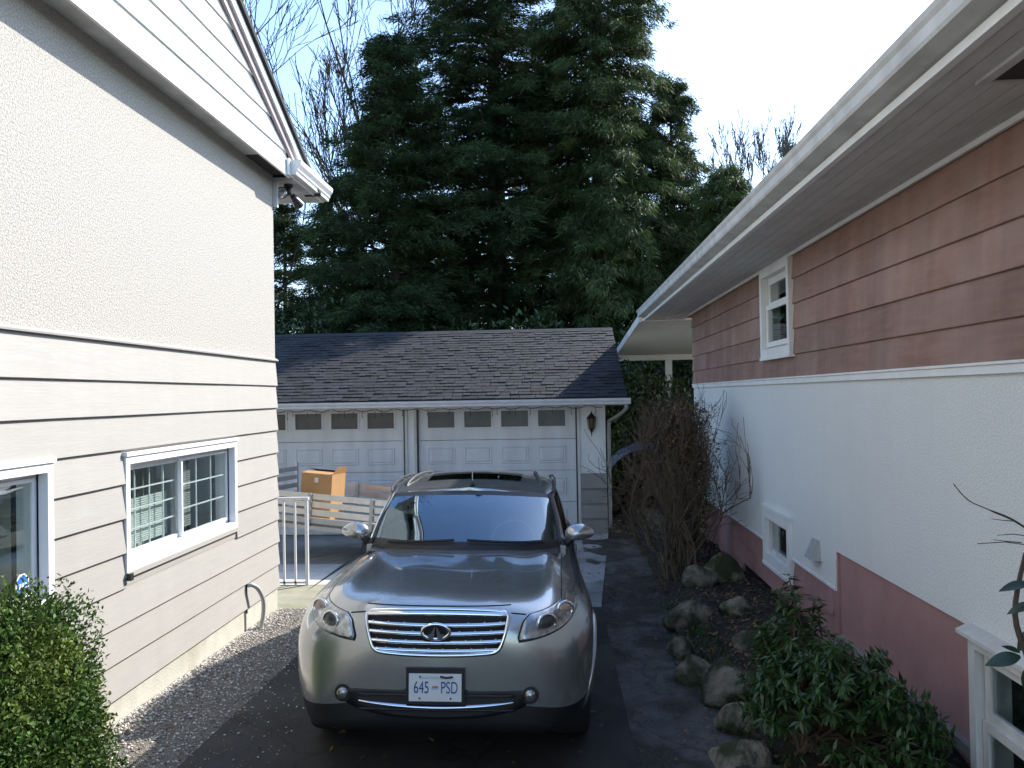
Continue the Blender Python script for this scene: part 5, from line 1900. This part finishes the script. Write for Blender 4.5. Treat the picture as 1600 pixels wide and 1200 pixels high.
BS = thing('bare_shrub', 'tall leafless brown shrub in front of the far corner of the red house', 'shrub', (1.42, 9.9, bed_z(1.42, 9.9)))
g = np.random.default_rng(21)
mb = MB()
for i in range(19):
    b = Vector((1.38 + g.uniform(-.20, .16), 9.9 + g.uniform(-.3, .3), bed_z(1.42, 9.9) - .05))
    d = Vector((g.uniform(-.22, .04), g.uniform(-.15, .3), 1)).normalized()
    branch_rec(mb, b, d, g.uniform(.75, 1.15), g.uniform(.009, .019), 3, g, up=.45, spread=.32, nseg=4, sides=5, kids=(2, 5), shrink=.70, rmin=.0030, wob=.24)
mb.build('canes', 'cane', BS)
mb = MB()
for i in range(210):
    b = Vector((1.48 + min(max(g.normal() * .15, -.26), .24), 10.6 + g.normal() * .25, g.uniform(.8, 1.65)))
    d = Vector((g.normal() * .6, g.normal(), .9)).normalized()
    branch_rec(mb, b, d, g.uniform(.2, .45), .006, 2, g, up=.1, spread=.8, nseg=3, sides=3, kids=(2, 4), rmin=.0028)
for i in range(22):
    b = Vector((1.5 + g.uniform(-.2, .4), 10.8 + g.uniform(-.3, .3), bed_z(1.5, 10.8) - .05))
    branch_rec(mb, b, Vector((g.uniform(-.12, .12), 0, 1)).normalized(), g.uniform(.85, 1.15), .012, 3, g, up=.5, spread=.3, nseg=4, sides=4, kids=(2, 4), rmin=.003)
mb.build('twigs', 'twig', BS)
# a few withered leaves and berries still on it
k = 2600
C = np.stack([1.55 + g.normal(size=k) * .17, 10.5 + g.normal(size=k) * .35, g.uniform(.6, 1.95, k)], 1)
V, F = leaf_quads(C, rand_unit(g, k), rand_unit(g, k), .05 * g.uniform(.5, 1.2, k), .025 * g.uniform(.6, 1.2, k), .1)
np_obj('withered_leaves', V, F, 'dead_leaf', BS)
WS = thing('wiry_shrub', 'thin wiry seedling stems standing against the white stucco wall', 'shrub', (1.95, 10.9, bed_z(1.95, 10.9)))
mb = MB()
for i in range(4):
    b = Vector((1.95 + g.uniform(-.08, .08), 10.9 + g.uniform(-.2, .2), bed_z(1.95, 10.9) - .04))
    branch_rec(mb, b, Vector((g.uniform(-.15, .1), g.uniform(-.3, .1), 1)).normalized(), g.uniform(.6, .85), .007, 2, g, up=.35, spread=.5, nseg=4, sides=3, kids=(2, 4), rmin=.0025)
mb.build('stems', 'twig', WS)

# litter
def litter(name, n, xs, ys, zf, size, m, seed, label, cat):
    g = np.random.default_rng(seed)
    x, y = g.uniform(*xs, n), g.uniform(*ys, n)
    z = np.array([zf(a, b) for a, b in zip(x, y)]) + .012
    C = np.stack([x, y, z], 1)
    D = g.normal(size=(n, 3)) * np.array([1, 1, .25])
    N = np.tile(np.array([[0, 0, 1.0]]), (n, 1)) + g.normal(size=(n, 3)) * .3
    V, F = leaf_quads(C, D, N, size * g.uniform(.5, 1.3, n), size * .55 * g.uniform(.5, 1.3, n), .1)
    return np_obj(name, V, F, m, None, kind='stuff', label=label, cat=cat)
litter('leaf_litter', 4200, (1.0, 2.2), (4, 14), bed_z, .05, 'dead_leaf', 31, 'dead brown leaves on the planting bed', 'leaf litter')
litter('path_litter', 520, (.42, 1.2), (5, 13), lambda x, y: gz(y) - .02, .04, 'dead_leaf', 32, 'dead leaves scattered on the muddy path', 'leaf litter')
litter('drive_litter', 150, (-2.9, 0.4), (4.2, 8.6), lambda x, y: gz(y) + .01, .05, 'dead_leaf', 33, 'a few brown leaves on the gravel edge', 'leaf litter')
litter('yard_litter', 900, (.9, 3.2), (14, 19), lambda x, y: gz(y), .09, 'dead_leaf', 34, 'brown leaves in the yard beyond the shrub', 'leaf litter')
litter('roof_litter', 70, (-5, 1), (13.9, 17), lambda x, y: EZ + (y - EY) * (RZg - EZ) / (RY - EY) + .01, .045, 'dead_leaf', 35, 'pale needles and twigs caught on the garage shingles', 'leaf litter')
gr = np.random.default_rng(36)
C = np.stack([gr.uniform(.95, 1.35, 1500), gr.uniform(4.3, 9, 1500), np.zeros(1500)], 1)
C[:, 2] = [bed_z(a, b) for a, b in C[:, :2]]
V, F = leaf_quads(C, gr.normal(size=(1500, 3)) * .5 + np.array([0, 0, 1.0]), rand_unit(gr, 1500), gr.uniform(.03, .08, 1500), gr.uniform(.008, .02, 1500), .05)
np_obj('weeds', V, F, 'grass', None, kind='stuff', label='low green weeds among the edging rocks', cat='weeds')
# ------------------------------------------------------------------ trees
def conifer(name, label, base, H, Rad, t0, nl, seed, m, p=.85, droop=.30, dens=16, needle=(.16, .30), wide=.05, hang=.35, group=None, kk=13, lean=(0, 0), fan=.55):
    g = np.random.default_rng(seed)
    T = thing(name, label, 'tree', base, group)
    bx_, by_, bz_ = base
    tr = MB()
    pts = [Vector((bx_ + lean[0] * t, by_ + lean[1] * t, bz_ - .1 + H * t)) for t in np.linspace(0, 1, 9)]
    r0 = H * .017
    tr.tube(pts, [r0 * (1 - .96 * t) + .01 for t in np.linspace(0, 1, 9)], 10, cap=False)
    tr.build('trunk', 'bark', T, smooth=True)
    t = t0 + (1 - t0) * (g.random(nl) ** 1.15)
    az = g.uniform(0, 2 * np.pi, nl)
    # irregular outline: lobes by azimuth and height
    lob = np.array([noise.noise(Vector((math.cos(a) * 1.4, math.sin(a) * 1.4, tt * H * .35 + seed))) for a, tt in zip(az, t)])
    L_ = Rad * np.clip((1 - t) / (1 - t0), 0, 1) ** p * (.80 + .55 * lob + g.uniform(-.22, .18, nl)) + .22
    ax = np.stack([np.cos(az), np.sin(az), np.zeros(nl)], 1)
    pp = np.stack([-np.sin(az), np.cos(az), np.zeros(nl)], 1)
    e0 = .10 + .55 * t ** 2 + g.normal(size=nl) * .08
    S0 = np.stack([bx_ + lean[0] * t, by_ + lean[1] * t, bz_ + t * H], 1)
    lb = MB()
    Cs, Ds = [], []
    for i in range(nl):
        def at(s):
            return S0[i] + ax[i] * (L_[i] * s) + np.array([0, 0, L_[i] * (e0[i] * s - droop * s * s)])
        lb.tube([at(0), at(.5), at(1)], [.02 + .012 * L_[i], .012 + .006 * L_[i], .004], 3, cap=False)
        k = int(L_[i] * dens) + 4
        s = .12 + .88 * g.random(k) ** .8
        off = (g.random(k) * 2 - 1) * fan * L_[i] * (1.02 - s) ** .9 * .8 + g.normal(size=k) * .05
        C = S0[i][None] + ax[i][None] * (L_[i] * s)[:, None] + pp[i][None] * off[:, None]
        C[:, 2] += L_[i] * (e0[i] * s - droop * s * s) - np.abs(off) * .35 + g.normal(size=k) * .06
        sg = np.sign(off)[:, None]
        D0 = ax[i][None] * .8 + pp[i][None] * sg * .55 + np.array([0, 0, -hang])
        Cs.append(np.repeat(C, kk, 0))
        Ds.append(np.repeat(D0, kk, 0))
    # pointed top
    C = np.concatenate(Cs)
    D = np.concatenate(Ds)
    n = len(C)
    C = C + g.normal(size=(n, 3)) * np.array([.085, .085, .05])
    D = D + g.normal(size=(n, 3)) * .38
    V, F = tri_sprays(C, D, g.uniform(*needle, n), wide * g.uniform(.6, 1.3, n), g)
    lb.build('limbs', 'bark', T)
    np_obj('crown', V, F, m, T)
    return T

conifer('fir_tree', 'tall dark fir in the middle behind the garage, its top out of frame', (-1.75, 25.5, -.5), 24, 5.2, .04, 820, 101, 'fir_needles', p=.72, droop=.34, dens=15, needle=(.11, .25), wide=.030, hang=.40)
conifer('cedar_tree', 'tall cedar right of the middle fir, hanging over the red house eave', (1.35, 24.2, -.5), 21, 3.35, .04, 680, 102, 'cedar_needles', p=.52, droop=.48, dens=17, needle=(.11, .25), wide=.030, hang=.85)
conifer('cedar_tree', 'smaller cedar with pointed top right of the tall cedar', (3.55, 25.0, -.5), 11.9, 2.7, .04, 400, 103, 'cedar_needles', p=.62, droop=.45, dens=20, needle=(.10, .22), wide=.028, hang=.8)
conifer('fir_tree', 'shorter dark fir with rounded top left of the middle fir', (-4.4, 22.8, -.5), 12.4, 3.3, .04, 560, 104, 'fir_needles', p=.50, droop=.28, dens=18, needle=(.10, .22), wide=.028, hang=.35)
conifer('fir_tree', 'thin fir just above the cream house eave at the left edge of the firs', (-6.6, 24.5, -.5), 8.7, 2.2, .05, 240, 105, 'fir_needles', p=.7, droop=.3, dens=18, needle=(.10, .22), wide=.028)
conifer('fir_tree', 'tiny far fir top peeping over the red house roof', (9.75, 35, -.5), 12.7, 2.0, .3, 90, 106, 'fir_needles', p=.9, droop=.3, dens=14, needle=(.16, .3), wide=.06, kk=6)
conifer('cedar_tree', 'bushy low cedar at the foot of the tall cedars beside the patio', (4.6, 22.8, -.5), 8.6, 2.3, .03, 320, 107, 'cedar_needles', p=.6, droop=.45, dens=19, needle=(.10, .22), wide=.028, hang=.8)
conifer('fir_tree', 'dark ivy covered evergreen against the edge of the cream house wall', (-8.5, 25.8, -.5), 8.6, 2.3, .03, 260, 108, 'fir_needles', p=.55, droop=.3, dens=18, needle=(.10, .22), wide=.03)
# evergreen understorey behind the garage roof
US = [(-8.6, 23.2, 2.6, 2.0, 1.4, 2.6, 'dark laurel thicket behind the left end of the garage roof'),
      (-5.9, 22.2, 2.4, 1.9, 1.3, 2.4, 'laurel bush with yellowish leaves behind the garage ridge, left'),
      (-3.1, 22.2, 2.1, 1.9, 1.3, 2.2, 'dark laurel bush behind the middle of the garage ridge'),
      (-0.4, 22.0, 2.1, 1.8, 1.2, 2.2, 'dark laurel bush behind the ridge left of its right end'),
      (2.0, 22.4, 2.2, 1.6, 1.2, 2.5, 'glossy laurel bush beside the end of the garage ridge'),
      (4.6, 23.0, 1.7, 1.8, 1.2, 2.3, 'dark laurel bush seen under the patio cover')]
for i, (x, y, z, rx, ry, rz, lab) in enumerate(US):
    leafy_bush('laurel_bush', lab, 'bush', (x, y, -.5), [(x, y, z, rx, ry, rz), (x + .5 * rx, y + .2, z * .7, rx * .7, ry, rz * .8), (x - .5 * rx, y, z * .6, rx * .7, ry, rz * .8)],
               9000, .16, .075, 'laurel_leaf', 200 + i, shell=.5, lump=.4, lumpscale=1.7, nstem=8)
leafy_bush('holly_bush', 'glossy green holly bush behind the bare shrub', 'bush', (1.9, 19.2, -.4),
           [(1.8, 19.2, 1.5, .9, .6, 1.3), (2.6, 19.6, 1.2, .7, .6, 1.2), (1.2, 18.8, 1.0, .4, .4, .9)], 7000, .10, .05, 'laurel_leaf', 231, shell=.5, lump=.35)
leafy_bush('evergreen_shrub', 'dark evergreen shrub against the far corner of the red house', 'bush', (1.95, 12.6, -.2),
           [(1.98, 12.5, .9, .22, .5, 1.0), (1.90, 11.9, .5, .24, .4, .7), (1.85, 12.7, 1.5, .26, .4, .55)], 6500, .05, .022, 'fir_needles', 232, shell=.7, lump=.4)

# bare broadleaf trees
XCLIP[0] = 1e6
def bare_tree(name, label, base, H, seed, r0, up=.32, spread=.36, depth=5, m='bark', stems=1, kids=(2, 5), shrink=.70, lean=(0, 0, 0), rmin=.008):
    g = np.random.default_rng(seed)
    T = thing(name, label, 'tree', base)
    trunk = MB()
    cr = MB()
    for s in range(stems):
        p = Vector(base) + Vector((g.uniform(-.3, .3), g.uniform(-.3, .3), -.1)) * (stems > 1)
        d = Vector((lean[0] + g.normal() * .06 * stems, lean[1] + g.normal() * .06, 1)).normalized()
        n = 9
        pts = [p.copy()]
        q = p.copy()
        for i in range(n):
            d = (d + Vector(g.normal(size=3)) * .07 + Vector((0, 0, .10))).normalized()
            q = q + d * (H / n)
            pts.append(q.copy())
        rs = [max(.012, r0 * (1 - .93 * i / n)) for i in range(n + 1)]
        trunk.tube(pts, rs, 8, cap=False)
        for i in range(2, n + 1):
            for _ in range(g.integers(1, 4)):
                a = g.uniform(0, 6.28)
                nd = (Vector((math.cos(a), math.sin(a), .75 + .5 * i / n))).normalized()
                branch_rec(cr, pts[i], nd, H * .26 * (1.15 - .6 * i / n) * g.uniform(.7, 1.2), max(.02, rs[i] * .5), depth - 2, g, up, spread, 5, 4, kids, shrink, rmin, .075)
    trunk.build('trunk', m, T, smooth=True)
    cr.build('crown', m, T)
    return T
bare_tree('bare_tree', 'tall leafless tree rising left beside the cream house gable', (-8.3, 27, -.5), 18.5, 301, .16, depth=6, lean=(-.06, 0, 0), rmin=.011, m='bark', kids=(2, 4))
bare_tree('bare_tree', 'leafless tree with upswept limbs behind the gutter of the cream house', (-9.4, 24.5, -.5), 15.5, 302, .13, depth=5, lean=(.04, 0, 0), rmin=.010, m='bark', kids=(2, 4))
bare_tree('bare_tree', 'leafless tree showing its twigs behind the top of the shorter fir', (-4.6, 29, -.5), 20, 303, .17, depth=6, rmin=.012, m='bark')
bare_tree('bare_tree', 'pale leafless tree between the cedars and the red house roof', (6.0, 30, -.5), 9.6, 305, .10, depth=6, rmin=.008, stems=3, m='bark_pale', spread=.35, up=.45)
bare_tree('bare_tree', 'low leafless tree over the far end of the red house roof', (8.0, 31, -.5), 8.2, 306, .09, depth=5, rmin=.008, stems=3, m='bark_pale', spread=.35, up=.45)
